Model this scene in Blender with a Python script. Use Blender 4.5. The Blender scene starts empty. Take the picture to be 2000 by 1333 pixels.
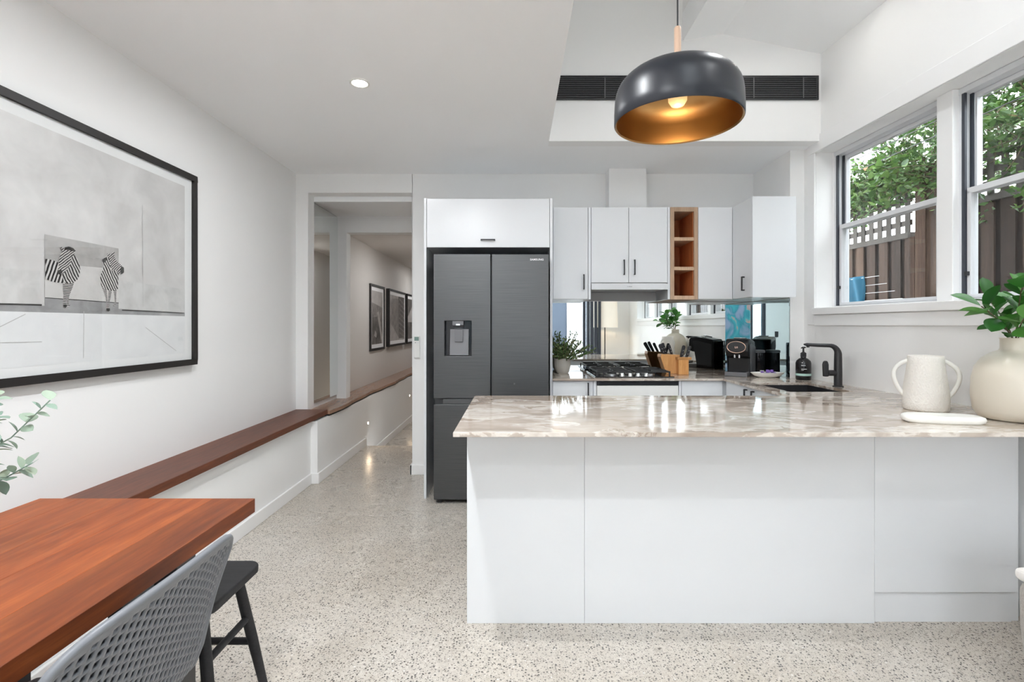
import bpy, bmesh, math, random
from mathutils import Vector, Matrix, Euler
random.seed(7)
SC = bpy.context.scene
COL = SC.collection
PI = math.pi

# ---------------------------------------------------------------- camera
H = 1.267                       # eye height; the camera stands at x=0, y=0 and looks along +y
cam = bpy.data.objects.new('camera', bpy.data.cameras.new('camera'))
COL.objects.link(cam)
cam.location = (0, 0, H)
cam.rotation_euler = (PI / 2, 0, 0)
cam.data.sensor_width = 36
cam.data.lens = 18
cam.data.shift_x = -8 / 2000
cam.data.shift_y = -30.5 / 2000
cam.data.clip_start = 0.02
SC.camera = cam

# ---------------------------------------------------------------- world: bright overcast sky
w = bpy.data.worlds.new('overcast_sky')
SC.world = w
w.use_nodes = True
bg = w.node_tree.nodes['Background']
bg.inputs['Color'].default_value = (0.89, 0.95, 1.0, 1)
bg.inputs['Strength'].default_value = 5.0

SC.view_settings.view_transform = 'Standard'
SC.view_settings.look = 'None'
SC.view_settings.gamma = 1
SC.view_settings.use_curve_mapping = False
SC.view_settings.exposure = 0.75
SC.cycles.diffuse_bounces = 8
SC.cycles.glossy_bounces = 5
SC.cycles.transparent_max_bounces = 8
SC.cycles.max_bounces = 10
SC.cycles.sample_clamp_indirect = 5
SC.cycles.use_adaptive_sampling = True
SC.cycles.adaptive_threshold = 0.15
SC.cycles.adaptive_min_samples = 20
SC.cycles.caustics_reflective = False
SC.cycles.caustics_refractive = False


def area(name, loc, rot, sx, sy, power, color=(1, 1, 1), portal=False, shape='RECTANGLE'):
    l = bpy.data.lights.new(name, 'AREA')
    l.shape = shape
    l.size = sx
    l.size_y = sy
    l.energy = power
    l.color = color
    if portal:
        l.cycles.is_portal = True
    o = bpy.data.objects.new(name, l)
    COL.objects.link(o)
    o.location = loc
    o.rotation_euler = rot
    return o


# daylight enters through the openings of the room: portals steer the sky sampling
area('skylight_portal', (0.70, -1.15, 3.93), (0, 0, 0), 0.92, 1.7, 1, portal=True)
area('door_portal', (0.71, -2.16, 1.2), (PI / 2, 0, 0), 2.06, 2.35, 1, portal=True)
area('window_portal', (2.45, 1.25, 1.95), (PI / 2, 0, PI / 2 + 0.045), 4.8, 1.15, 1, portal=True)

area('side_glass_portal', (-1.08, -2.16, 1.2), (PI / 2, 0, 0), 0.33, 2.35, 1, portal=True)

# ---------------------------------------------------------------- materials
M = {}


def nd(nt, t, **kw):
    n = nt.nodes.new(t)
    for k, v in kw.items():
        if k.startswith('i_'):
            n.inputs[k[2:].replace('_', ' ')].default_value = v
        else:
            setattr(n, k, v)
    return n


def pm(name, color, rough=0.5, metal=0.0, coat=0.0, emit=None, es=1.0, spec=0.5, sheen=0.0, trans=0.0):
    m = bpy.data.materials.new(name)
    m.use_nodes = True
    b = m.node_tree.nodes['Principled BSDF']
    b.inputs['Base Color'].default_value = (*color, 1)
    b.inputs['Roughness'].default_value = rough
    b.inputs['Metallic'].default_value = metal
    b.inputs['Coat Weight'].default_value = coat
    b.inputs['Specular IOR Level'].default_value = spec
    b.inputs['Sheen Weight'].default_value = sheen
    b.inputs['Transmission Weight'].default_value = trans
    if emit:
        b.inputs['Emission Color'].default_value = (*emit, 1)
        b.inputs['Emission Strength'].default_value = es
    M[name] = m
    return m


def P(m):
    return m.node_tree.nodes['Principled BSDF']


def coords(nt, scale=(1, 1, 1), rot=(0, 0, 0), kind='Object'):
    tc = nd(nt, 'ShaderNodeTexCoord')
    mp = nd(nt, 'ShaderNodeMapping')
    mp.inputs['Scale'].default_value = scale
    mp.inputs['Rotation'].default_value = rot
    nt.links.new(tc.outputs[kind], mp.inputs['Vector'])
    return mp.outputs['Vector']


def ramp(nt, fac, stops, interp='LINEAR'):
    r = nd(nt, 'ShaderNodeValToRGB')
    r.color_ramp.interpolation = interp
    e = r.color_ramp.elements
    while len(e) < len(stops):
        e.new(0.5)
    for i, (p, c) in enumerate(stops):
        e[i].position = p
        e[i].color = (*c, 1) if len(c) == 3 else c
    nt.links.new(fac, r.inputs['Fac'])
    return r.outputs['Color']


def noise(nt, vec, scale, detail=4, rough=0.55, dist=0.0):
    n = nd(nt, 'ShaderNodeTexNoise')
    n.inputs['Scale'].default_value = scale
    n.inputs['Detail'].default_value = detail
    n.inputs['Roughness'].default_value = rough
    n.inputs['Distortion'].default_value = dist
    nt.links.new(vec, n.inputs['Vector'])
    return n.outputs['Fac']


def mixc(nt, fac, a, b, mode='MIX'):
    n = nd(nt, 'ShaderNodeMix', data_type='RGBA', blend_type=mode)
    for sock, v in ((n.inputs['Factor'], fac), (n.inputs['A'], a), (n.inputs['B'], b)):
        if hasattr(v, 'links') or hasattr(v, 'is_output'):
            nt.links.new(v, sock)
        elif isinstance(v, tuple):
            sock.default_value = (*v, 1)
        else:
            sock.default_value = v
    # the RGBA sockets share names with float ones: pick by index
    return n.outputs['Result']


def mix_rgb(nt, fac, a, b, mode='MIX'):
    n = nd(nt, 'ShaderNodeMixRGB', blend_type=mode)
    for sock, v in zip(n.inputs, (fac, a, b)):
        if isinstance(v, bpy.types.NodeSocket):
            nt.links.new(v, sock)
        elif isinstance(v, tuple):
            sock.default_value = (*v, 1)
        else:
            sock.default_value = v
    return n.outputs[0]


def bump(m, height, strength=0.2, dist=0.01):
    nt = m.node_tree
    b = nd(nt, 'ShaderNodeBump')
    b.inputs['Strength'].default_value = strength
    b.inputs['Distance'].default_value = dist
    nt.links.new(height, b.inputs['Height'])
    nt.links.new(b.outputs['Normal'], P(m).inputs['Normal'])


def math_node(nt, op, a, b=None):
    n = nd(nt, 'ShaderNodeMath', operation=op)
    for sock, v in zip(n.inputs, (a, b)):
        if v is None:
            continue
        if isinstance(v, bpy.types.NodeSocket):
            nt.links.new(v, sock)
        else:
            sock.default_value = v
    return n.outputs[0]


# painted surfaces
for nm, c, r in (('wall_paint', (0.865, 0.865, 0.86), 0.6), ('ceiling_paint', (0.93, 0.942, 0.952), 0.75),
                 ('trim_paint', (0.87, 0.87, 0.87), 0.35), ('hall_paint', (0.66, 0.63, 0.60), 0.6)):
    m = pm(nm, c, r)
    nt = m.node_tree
    bump(m, noise(nt, coords(nt), 240, 2), 0.05, 0.002)
m = pm('cabinet_white', (0.745, 0.762, 0.785), 0.28)
nt = m.node_tree
bump(m, noise(nt, coords(nt), 60, 2), 0.015, 0.002)
pm('cabinet_inside', (0.5, 0.5, 0.5), 0.5)
pm('black_metal', (0.022, 0.022, 0.025), 0.38)
pm('black_gloss', (0.012, 0.012, 0.014), 0.12)
pm('machine_black', (0.007, 0.007, 0.008), 0.32)
pm('black_matte', (0.025, 0.025, 0.028), 0.6)
pm('black_shell', (0.020, 0.020, 0.022), 0.45)
pm('cast_iron', (0.018, 0.018, 0.019), 0.5)
pm('chrome', (0.75, 0.76, 0.77), 0.12, 1.0)
pm('steel', (0.62, 0.62, 0.63), 0.28, 1.0)
pm('aluminium_frame', (0.70, 0.71, 0.73), 0.4)
pm('window_dark', (0.035, 0.04, 0.055), 0.4)
pm('rose_gold', (0.85, 0.60, 0.48), 0.25, 1.0)
pm('plastic_white', (0.82, 0.82, 0.80), 0.35)
pm('plastic_grey', (0.15, 0.15, 0.16), 0.4)
pm('lcd_green', (0.20, 0.30, 0.27), 0.3)
pm('picture_frame_black', (0.014, 0.012, 0.011), 0.5)
pm('mat_board', (0.88, 0.875, 0.88), 0.6)
pm('lettering_white', (0.8, 0.8, 0.82), 0.4)
pm('lettering_grey', (0.25, 0.25, 0.26), 0.4)
pm('mint', (0.45, 0.66, 0.60), 0.4)
pm('mirror_silver', (0.86, 0.89, 0.88), 0.0, 1.0)
pm('mirror_reflection_tint', (0.50, 0.62, 0.65), 0.0, 1.0)  # silver mirror darkened: tint of the double reflection put into its colour
pm('bulb_glass', (0.55, 0.38, 0.20), 0.2, emit=(1.0, 0.62, 0.28), es=0.45)
pm('downlight_lens', (1, 1, 1), 0.3, emit=(1.0, 0.93, 0.82), es=30)
pm('step_lens', (1, 1, 1), 0.3, emit=(1.0, 0.82, 0.6), es=12)
pm('vase_cream', (0.68, 0.625, 0.53), 0.3)
pm('dish_white', (0.82, 0.81, 0.77), 0.3)
pm('dish_purple', (0.22, 0.12, 0.45), 0.35)
pm('blind_concrete', (0.5, 0.5, 0.5), 0.8)
pm('stem_brown', (0.12, 0.09, 0.05), 0.7)
pm('wire_dark', (0.05, 0.05, 0.05), 0.6)
pm('wire_white', (0.75, 0.75, 0.75), 0.5)
pm('towel_blue', (0.006, 0.11, 0.19), 0.9)
pm('curtain_blue', (0.06, 0.12, 0.20), 0.8)
pm('door_grey_blue', (0.07, 0.09, 0.125), 0.6)
pm('render_white', (0.55, 0.555, 0.57), 0.8)
pm('path_concrete', (0.42, 0.41, 0.39), 0.9)
pm('terrace_paving', (0.66, 0.64, 0.60), 0.8)
pm('lamp_shade_white', (0.72, 0.68, 0.62), 0.8, emit=(1.0, 0.85, 0.66), es=0.2)
pm('dark_void', (0.01, 0.01, 0.01), 0.9)
pm('pendant_wood', (0.62, 0.42, 0.30), 0.45)
pm('soil', (0.03, 0.02, 0.015), 0.95)
pm('oven_dark', (0.02, 0.02, 0.024), 0.2)

m = pm('pendant_navy', (0.009, 0.011, 0.017), 0.36)
m = pm('pendant_gold', (0.40, 0.235, 0.095), 0.33, 1.0)
nt = m.node_tree
bump(m, noise(nt, coords(nt, (1, 1, 60)), 8, 2), 0.05, 0.002)

# thin window glass: mostly see-through, a fresnel share mirrors
m = bpy.data.materials.new('window_glass')
m.use_nodes = True
nt = m.node_tree
nt.nodes.remove(P(m))
tr = nd(nt, 'ShaderNodeBsdfTransparent')
tr.inputs['Color'].default_value = (0.985, 0.99, 0.988, 1)
gl = nd(nt, 'ShaderNodeBsdfGlossy')
gl.inputs['Roughness'].default_value = 0.0
lw = nd(nt, 'ShaderNodeLayerWeight')
lw.inputs['Blend'].default_value = 0.5
fr = math_node(nt, 'MULTIPLY_ADD', math_node(nt, 'POWER', lw.outputs['Facing'], 5.0), 0.92)
fr.node.inputs[2].default_value = 0.032
mx = nd(nt, 'ShaderNodeMixShader')
nt.links.new(fr, mx.inputs[0])
nt.links.new(tr.outputs[0], mx.inputs[1])
nt.links.new(gl.outputs[0], mx.inputs[2])
nt.links.new(mx.outputs[0], nt.nodes['Material Output'].inputs['Surface'])
M['window_glass'] = m
m = m.copy()
m.name = 'smoked_glass'
for n in m.node_tree.nodes:
    if n.type == 'BSDF_TRANSPARENT':
        n.inputs['Color'].default_value = (0.30, 0.33, 0.36, 1)
M['smoked_glass'] = m

# polished concrete floor
m = pm('polished_concrete', (0.4, 0.38, 0.35), 0.3)
nt = m.node_tree
v = coords(nt)
cloud = noise(nt, v, 1.3, 5, 0.6)
base = ramp(nt, cloud, [(0.3, (0.45, 0.395, 0.325)), (0.5, (0.535, 0.485, 0.42)), (0.7, (0.61, 0.57, 0.515))])
fine = noise(nt, v, 60, 4, 0.7)
base = mix_rgb(nt, 0.30, base, ramp(nt, fine, [(0.35, (0.40, 0.36, 0.315)), (0.65, (0.76, 0.715, 0.66))]))
for sc, thr, sel, cols in ((88, 0.33, 0.46, [(0.0, (0.02, 0.02, 0.024)), (0.5, (0.12, 0.11, 0.10)), (0.8, (0.24, 0.20, 0.17)), (0.96, (0.80, 0.78, 0.75))]),
                           (170, 0.34, 0.45, [(0.0, (0.06, 0.055, 0.05)), (0.6, (0.22, 0.20, 0.18)), (0.93, (0.72, 0.69, 0.66))])):
    vo = nd(nt, 'ShaderNodeTexVoronoi')
    vo.inputs['Scale'].default_value = sc
    nt.links.new(v, vo.inputs['Vector'])
    sep = nd(nt, 'ShaderNodeSeparateColor')
    nt.links.new(vo.outputs['Color'], sep.inputs[0])
    near = math_node(nt, 'LESS_THAN', math_node(nt, 'MULTIPLY', vo.outputs['Distance'], 1.0), thr)
    pick = math_node(nt, 'GREATER_THAN', sep.outputs[0], sel)
    msk = math_node(nt, 'MULTIPLY', math_node(nt, 'MULTIPLY', near, pick), 0.85)
    base = mix_rgb(nt, msk, base, ramp(nt, sep.outputs[1], cols, 'CONSTANT'))
nt.links.new(base, P(m).inputs['Base Color'])
nt.links.new(ramp(nt, noise(nt, v, 3, 3), [(0.3, (0.22,) * 3), (0.7, (0.34,) * 3)]), P(m).inputs['Roughness'])

# veined stone worktop
m = pm('veined_stone', (0.6, 0.55, 0.5), 0.06)
nt = m.node_tree
v = coords(nt, (0.75, 1.5, 1.2), (0, 0, 0.30))
warp = nd(nt, 'ShaderNodeTexNoise')
warp.inputs['Scale'].default_value = 2.2
warp.inputs['Detail'].default_value = 6
nt.links.new(v, warp.inputs['Vector'])
vm = nd(nt, 'ShaderNodeVectorMath', operation='MULTIPLY_ADD')
nt.links.new(warp.outputs['Color'], vm.inputs[0])
vm.inputs[1].default_value = (0.9, 0.9, 0.9)
nt.links.new(v, vm.inputs[2])
big = noise(nt, vm.outputs[0], 1.25, 4, 0.55)
base = ramp(nt, big, [(0.30, (0.17, 0.12, 0.085)), (0.40, (0.28, 0.205, 0.15)), (0.50, (0.38, 0.30, 0.24)),
                      (0.515, (0.60, 0.53, 0.46)), (0.60, (0.37, 0.305, 0.255)), (0.72, (0.47, 0.41, 0.36))])
streak = noise(nt, coords(nt, (1.5, 22, 6), (0, 0, 0.12)), 2.0, 5, 0.6, 0.5)
base = mix_rgb(nt, 0.35, base, ramp(nt, streak, [(0.3, (0.27, 0.21, 0.165)), (0.7, (0.50, 0.435, 0.38))]))
vein = noise(nt, vm.outputs[0], 2.6, 6, 0.55)
base = mix_rgb(nt, ramp(nt, vein, [(0.49, (0, 0, 0)), (0.505, (0.8,) * 3), (0.54, (0.45,) * 3), (0.58, (0, 0, 0))]), base, (0.72, 0.67, 0.61))
crk = noise(nt, vm.outputs[0], 1.9, 7, 0.62)
base = mix_rgb(nt, ramp(nt, crk, [(0.405, (0, 0, 0)), (0.415, (0.75,) * 3), (0.425, (0, 0, 0))]), base, (0.20, 0.14, 0.10))
nt.links.new(base, P(m).inputs['Base Color'])


def wood(name, dark, mid, light, rough=0.3, grain=(14, 1.1, 14), coat=0.0, rnd=0.5):
    m = pm(name, mid, rough, coat=coat, spec=0.32)
    nt = m.node_tree
    tc = nd(nt, 'ShaderNodeTexCoord')
    oi = nd(nt, 'ShaderNodeObjectInfo')
    add = nd(nt, 'ShaderNodeVectorMath', operation='MULTIPLY_ADD')
    cmb = nd(nt, 'ShaderNodeCombineXYZ')
    for i in range(3):
        nt.links.new(oi.outputs['Random'], cmb.inputs[i])
    nt.links.new(cmb.outputs[0], add.inputs[0])
    add.inputs[1].default_value = (7.3, 5.1, 3.7)
    nt.links.new(tc.outputs['Object'], add.inputs[2])
    mp = nd(nt, 'ShaderNodeMapping')
    mp.inputs['Scale'].default_value = grain
    nt.links.new(add.outputs[0], mp.inputs['Vector'])
    v = mp.outputs['Vector']
    broad = noise(nt, v, 0.55, 3, 0.5, 0.6)
    fine = noise(nt, v, 5.5, 5, 0.65, 0.3)
    c = ramp(nt, broad, [(0.25, dark), (0.5, mid), (0.75, light)])
    c = mix_rgb(nt, 0.55, c, ramp(nt, fine, [(0.3, dark), (0.55, mid), (0.75, light)]))
    br = ramp(nt, oi.outputs['Random'], [(0, (1 - rnd * 0.5,) * 3), (1, (1 + rnd * 0.3,) * 3)])
    c = mix_rgb(nt, 1.0, c, br, 'MULTIPLY')
    nt.links.new(c, P(m).inputs['Base Color'])
    bump(m, fine, 0.06, 0.003)
    return m


wood('table_wood', (0.10, 0.022, 0.008), (0.245, 0.058, 0.0135), (0.42, 0.122, 0.030), 0.45, (9, 0.8, 9), rnd=0.55)
wood('ledge_wood', (0.09, 0.028, 0.016), (0.185, 0.060, 0.030), (0.30, 0.105, 0.05), 0.42, (16, 1.2, 16))
wood('hall_ledge_wood', (0.22, 0.12, 0.08), (0.36, 0.21, 0.14), (0.50, 0.32, 0.23), 0.18, (16, 1.2, 16))
wood('niche_oak', (0.36, 0.235, 0.155), (0.54, 0.37, 0.25), (0.68, 0.50, 0.36), 0.5, (20, 20, 1.6))
wood('niche_inside', (0.34, 0.095, 0.03), (0.54, 0.175, 0.06), (0.70, 0.27, 0.11), 0.5, (20, 20, 1.6))
wood('block_wood', (0.46, 0.20, 0.06), (0.62, 0.31, 0.11), (0.72, 0.42, 0.19), 0.4, (14, 14, 2))
wood('fence_wood', (0.013, 0.0066, 0.0038), (0.046, 0.0265, 0.017), (0.105, 0.069, 0.048), 0.85, (26, 26, 1.1), rnd=1.3)
wood('lattice_wood', (0.05, 0.042, 0.037), (0.08, 0.07, 0.062), (0.11, 0.10, 0.09), 0.85, (18, 18, 3), rnd=0.5)
wood('stool_black', (0.012, 0.012, 0.013), (0.022, 0.022, 0.024), (0.04, 0.04, 0.043), 0.55, (3, 30, 30), rnd=0.2)

# brushed dark steel fridge
m = pm('fridge_steel', (0.20, 0.205, 0.215), 0.36, 0.85)
nt = m.node_tree
v = coords(nt, (3, 3, 420))
br_ = noise(nt, v, 1.0, 3, 0.6)
nt.links.new(ramp(nt, br_, [(0.3, (0.088, 0.089, 0.091)), (0.7, (0.128, 0.130, 0.133))]), P(m).inputs['Base Color'])
nt.links.new(ramp(nt, br_, [(0.3, (0.34,) * 3), (0.7, (0.44,) * 3)]), P(m).inputs['Roughness'])
pm('fridge_dark', (0.06, 0.062, 0.066), 0.4, 0.6)

# ceramics with texture
m = pm('jug_white', (0.80, 0.77, 0.72), 0.55)
nt = m.node_tree
vo = nd(nt, 'ShaderNodeTexVoronoi')
vo.inputs['Scale'].default_value = 150
nt.links.new(coords(nt, (1, 1, 0.7)), vo.inputs['Vector'])
bump(m, vo.outputs['Distance'], 0.6, 0.004)
m = pm('pot_concrete', (0.50, 0.47, 0.43), 0.85)
nt = m.node_tree
wv = nd(nt, 'ShaderNodeTexNoise')
wv.inputs['Scale'].default_value = 40
nt.links.new(coords(nt, (1, 1, 0.05)), wv.inputs['Vector'])
bump(m, wv.outputs['Fac'], 0.5, 0.004)

# fabrics
m = pm('sofa_fabric', (0.36, 0.33, 0.30), 0.95, sheen=0.3)
nt = m.node_tree
fz = noise(nt, coords(nt), 260, 3, 0.8)
nt.links.new(ramp(nt, fz, [(0.3, (0.24, 0.215, 0.195)), (0.7, (0.44, 0.405, 0.375))]), P(m).inputs['Base Color'])
bump(m, fz, 0.4, 0.004)
pm('sofa_throw', (0.72, 0.69, 0.66), 0.95, sheen=0.3)
pm('chair_grey', (0.155, 0.163, 0.18), 0.42)

# leaves: colour varies from leaf to leaf
def leafmat(name, c0, c1, c2, rough=0.4):
    m = pm(name, c1, rough)
    nt = m.node_tree
    oi = nd(nt, 'ShaderNodeObjectInfo')
    geo = nd(nt, 'ShaderNodeNewGeometry')
    r = math_node(nt, 'FRACT', math_node(nt, 'ADD', oi.outputs['Random'], geo.outputs['Random Per Island']))
    c = ramp(nt, r, [(0.0, c0), (0.5, c1), (1.0, c2)])
    nt.links.new(c, P(m).inputs['Base Color'])
    b = P(m)
    tl = nd(nt, 'ShaderNodeBsdfTranslucent')
    nt.links.new(c, tl.inputs['Color'])
    mx = nd(nt, 'ShaderNodeMixShader')
    mx.inputs[0].default_value = 0.28
    nt.links.new(b.outputs[0], mx.inputs[1])
    nt.links.new(tl.outputs[0], mx.inputs[2])
    nt.links.new(mx.outputs[0], nt.nodes['Material Output'].inputs['Surface'])
    return m


leafmat('leaf_fiddle', (0.025, 0.11, 0.02), (0.05, 0.19, 0.03), (0.10, 0.28, 0.055), 0.32)
leafmat('leaf_eucalyptus', (0.20, 0.30, 0.24), (0.28, 0.38, 0.31), (0.36, 0.44, 0.33), 0.5)
leafmat('leaf_potted', (0.05, 0.12, 0.04), (0.12, 0.22, 0.07), (0.30, 0.36, 0.15), 0.5)
leafmat('leaf_vine', (0.035, 0.085, 0.02), (0.075, 0.16, 0.035), (0.16, 0.26, 0.065), 0.4)
leafmat('leaf_dry', (0.20, 0.12, 0.06), (0.25, 0.14, 0.07), (0.30, 0.16, 0.06), 0.7)

# prints
def printmat(name, c0, c1, scale=6, detail=6):
    m = pm(name, c0, 0.35)
    nt = m.node_tree
    n = noise(nt, coords(nt), scale, detail, 0.6, 0.4)
    nt.links.new(ramp(nt, n, [(0.3, c0), (0.7, c1)]), P(m).inputs['Base Color'])
    return m


printmat('print_wall', (0.58, 0.56, 0.555), (0.76, 0.74, 0.735), 5)
printmat('print_wall_low', (0.54, 0.53, 0.525), (0.74, 0.725, 0.72), 9)
printmat('print_recess', (0.36, 0.345, 0.335), (0.52, 0.50, 0.49), 8)
printmat('print_recess_low', (0.58, 0.56, 0.55), (0.70, 0.68, 0.67), 8)
printmat('print_shade', (0.27, 0.265, 0.27), (0.46, 0.455, 0.46), 8)
printmat('print_paving', (0.80, 0.80, 0.815), (0.87, 0.87, 0.88), 10)
printmat('print_dark', (0.03, 0.03, 0.03), (0.10, 0.095, 0.09), 20)
printmat('print_line', (0.46, 0.45, 0.45), (0.60, 0.59, 0.59), 20)
printmat('hall_print_dark', (0.02, 0.02, 0.02), (0.20, 0.18, 0.165), 9)
printmat('hall_print_mid', (0.10, 0.09, 0.085), (0.36, 0.33, 0.31), 12)
printmat('hall_print_light', (0.30, 0.28, 0.27), (0.55, 0.52, 0.50), 6)


def stripes(name, scale, ang, dist=2.5):
    m = pm(name, (0.6, 0.58, 0.57), 0.35)
    nt = m.node_tree
    wv = nd(nt, 'ShaderNodeTexWave', wave_type='BANDS', bands_direction='Y')
    wv.inputs['Scale'].default_value = scale
    wv.inputs['Distortion'].default_value = dist
    wv.inputs['Detail'].default_value = 1.5
    wv.inputs['Detail Scale'].default_value = 1.2
    nt.links.new(coords(nt, (1, 1, 1), (ang, 0, 0)), wv.inputs['Vector'])
    nt.links.new(ramp(nt, wv.outputs['Fac'], [(0.42, (0.025, 0.022, 0.022)), (0.56, (0.62, 0.60, 0.59))]), P(m).inputs['Base Color'])


stripes('zebra_flank', 20, 0.35, 1.5)
stripes('zebra_neck', 25, 2.6, 2.5)
stripes('zebra_head', 36, 0.9, 2.5)
stripes('zebra_leg', 46, 1.57, 0.8)
m = pm('painting_teal', (0.1, 0.4, 0.45), 0.5)
nt = m.node_tree
n = noise(nt, coords(nt, (1, 1, 0.8)), 2.6, 3, 0.5, 1.2)
nt.links.new(ramp(nt, n, [(0.36, (0.26, 0.30, 0.42)), (0.46, (0.03, 0.24, 0.30)), (0.54, (0.06, 0.34, 0.38)), (0.60, (0.50, 0.28, 0.24)), (0.70, (0.34, 0.31, 0.40))]), P(m).inputs['Base Color'])

# ---------------------------------------------------------------- geometry helpers
class MB:
    """Collects shapes in world coordinates; build() links them as ONE mesh object."""

    def __init__(self, xf=None):
        self.v, self.f, self.xf = [], [], xf

    def add(self, verts, faces):
        o = len(self.v)
        self.v += [Vector(p) for p in verts]
        self.f += [tuple(i + o for i in f) for f in faces]
        return self

    def box(self, x0, x1, y0, y1, z0, z1):
        vs = [(x, y, z) for z in (z0, z1) for y in (y0, y1) for x in (x0, x1)]
        return self.add(vs, [(0, 2, 3, 1), (4, 5, 7, 6), (0, 1, 5, 4), (2, 6, 7, 3), (0, 4, 6, 2), (1, 3, 7, 5)])

    def prism(self, poly, a0, a1, axis='z'):
        """poly: 2-D outline, extruded along the axis. axis x: (y,z); y: (x,z); z: (x,y)"""
        def p3(p, a):
            return {'x': (a, p[0], p[1]), 'y': (p[0], a, p[1]), 'z': (p[0], p[1], a)}[axis]
        n = len(poly)
        vs = [p3(p, a0) for p in poly] + [p3(p, a1) for p in poly]
        fs = [tuple(range(n))[::-1], tuple(range(n, 2 * n))]
        fs += [(i, (i + 1) % n, n + (i + 1) % n, n + i) for i in range(n)]
        return self.add(vs, fs)

    def lathe(self, prof, c=(0, 0, 0), seg=32, closed=False, mat=None):
        vs, fs = [], []
        n = len(prof)
        for k in range(seg):
            a = 2 * PI * k / seg
            for r, z in prof:
                p = Vector((r * math.cos(a), r * math.sin(a), z))
                if mat:
                    p = mat @ p
                vs.append(p + Vector(c))
        for k in range(seg):
            k2 = (k + 1) % seg
            for i in range(n - 1 + (1 if closed else 0)):
                j = (i + 1) % n
                fs.append((k * n + i, k2 * n + i, k2 * n + j, k * n + j))
        o = len(self.v)
        self.add(vs, fs)
        return self

    def cyl(self, c, r, h, seg=24, axis='z', r2=None):
        r2 = r if r2 is None else r2
        mat = {'z': Matrix.Identity(3), 'x': Matrix.Rotation(PI / 2, 3, 'Y'), 'y': Matrix.Rotation(-PI / 2, 3, 'X')}[axis]
        return self.lathe([(0, 0), (r, 0), (r2, h), (0, h)], c, seg, mat=mat)

    def tube(self, path, r, seg=10, cap=True):
        path = [Vector(p) for p in path]
        n = len(path)
        rs = r if isinstance(r, (list, tuple)) else [r] * n
        vs, fs = [], []
        up = Vector((0, 0, 1))
        prev = None
        for i, p in enumerate(path):
            t = (path[min(i + 1, n - 1)] - path[max(i - 1, 0)]).normalized()
            if prev is None:
                a = t.cross(up)
                if a.length < 1e-3:
                    a = t.cross(Vector((1, 0, 0)))
            else:
                a = prev - t * prev.dot(t)
            a.normalize()
            prev = a
            b = t.cross(a)
            for k in range(seg):
                an = 2 * PI * k / seg
                vs.append(p + (a * math.cos(an) + b * math.sin(an)) * rs[i])
        for i in range(n - 1):
            for k in range(seg):
                k2 = (k + 1) % seg
                fs.append((i * seg + k, i * seg + k2, (i + 1) * seg + k2, (i + 1) * seg + k))
        if cap:
            fs.append(tuple(range(seg))[::-1])
            fs.append(tuple(range((n - 1) * seg, n * seg)))
        return self.add(vs, fs)

    def build(self, name, mat, parent=None, smooth=None, bevel=0.0, seg=2, solid=0.0, sub=0, merge=True):
        vs = self.v
        if self.xf:
            vs = [Vector(self.xf(p)) for p in vs]
        if parent is None:
            lo = [min(p[i] for p in vs) for i in range(3)]
            hi = [max(p[i] for p in vs) for i in range(3)]
            org = Vector(((lo[0] + hi[0]) / 2, (lo[1] + hi[1]) / 2, lo[2]))
        else:
            org = worldloc(parent)
        me = bpy.data.meshes.new(name)
        me.from_pydata([p - org for p in vs], [], self.f)
        bm = bmesh.new()
        bm.from_mesh(me)
        if merge:
            bmesh.ops.remove_doubles(bm, verts=bm.verts, dist=1e-5)
        bmesh.ops.recalc_face_normals(bm, faces=bm.faces)
        bm.to_mesh(me)
        bm.free()
        if smooth is not None:
            me.polygons.foreach_set('use_smooth', [True] * len(me.polygons))
            if smooth < 180:
                me.set_sharp_from_angle(angle=math.radians(smooth))
        me.materials.append(M[mat])
        o = bpy.data.objects.new(name, me)
        COL.objects.link(o)
        if parent is None:
            o.location = org
        else:
            o.parent = parent
        if solid:
            s = o.modifiers.new('solid', 'SOLIDIFY')
            s.thickness = solid
            s.offset = 0
        if bevel:
            b = o.modifiers.new('bevel', 'BEVEL')
            b.width = bevel
            b.segments = seg
            b.limit_method = 'ANGLE'
            b.harden_normals = False
        if sub:
            s = o.modifiers.new('sub', 'SUBSURF')
            s.levels = s.render_levels = sub
        return o


def worldloc(o):
    v = Vector((0, 0, 0))
    while o is not None:
        v += o.location
        o = o.parent
    return v


def tag(o, label=None, cat=None, group=None, kind=None):
    for k, v in (('label', label), ('category', cat), ('group', group), ('kind', kind)):
        if v:
            o[k] = v
    return o


def thing(name, label, cat, loc, group=None):
    o = bpy.data.objects.new(name, None)
    COL.objects.link(o)
    o.location = loc
    o.empty_display_size = 0.05
    return tag(o, label, cat, group)


def box(name, mat, x0, x1, y0, y1, z0, z1, parent=None, bevel=0.0, xf=None):
    return MB(xf).box(x0, x1, y0, y1, z0, z1).build(name, mat, parent, bevel=bevel)


def struct(o, label=None):
    o['kind'] = 'structure'
    if label:
        o['label'] = label
    return o


def at(x, y, s):
    """photo pixel + distance -> metres (used to read sizes off the photo)"""
    return Vector(((x - 1008) * s / 1000, s, H - (y - 636) * s / 1000))


def wall_x(y):
    """the window wall runs slightly out of square"""
    return 2.125 + 0.045 * (3.63 - y)


def skew(p):
    return (p[0] + wall_x(p[1]), p[1], p[2])


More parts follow.
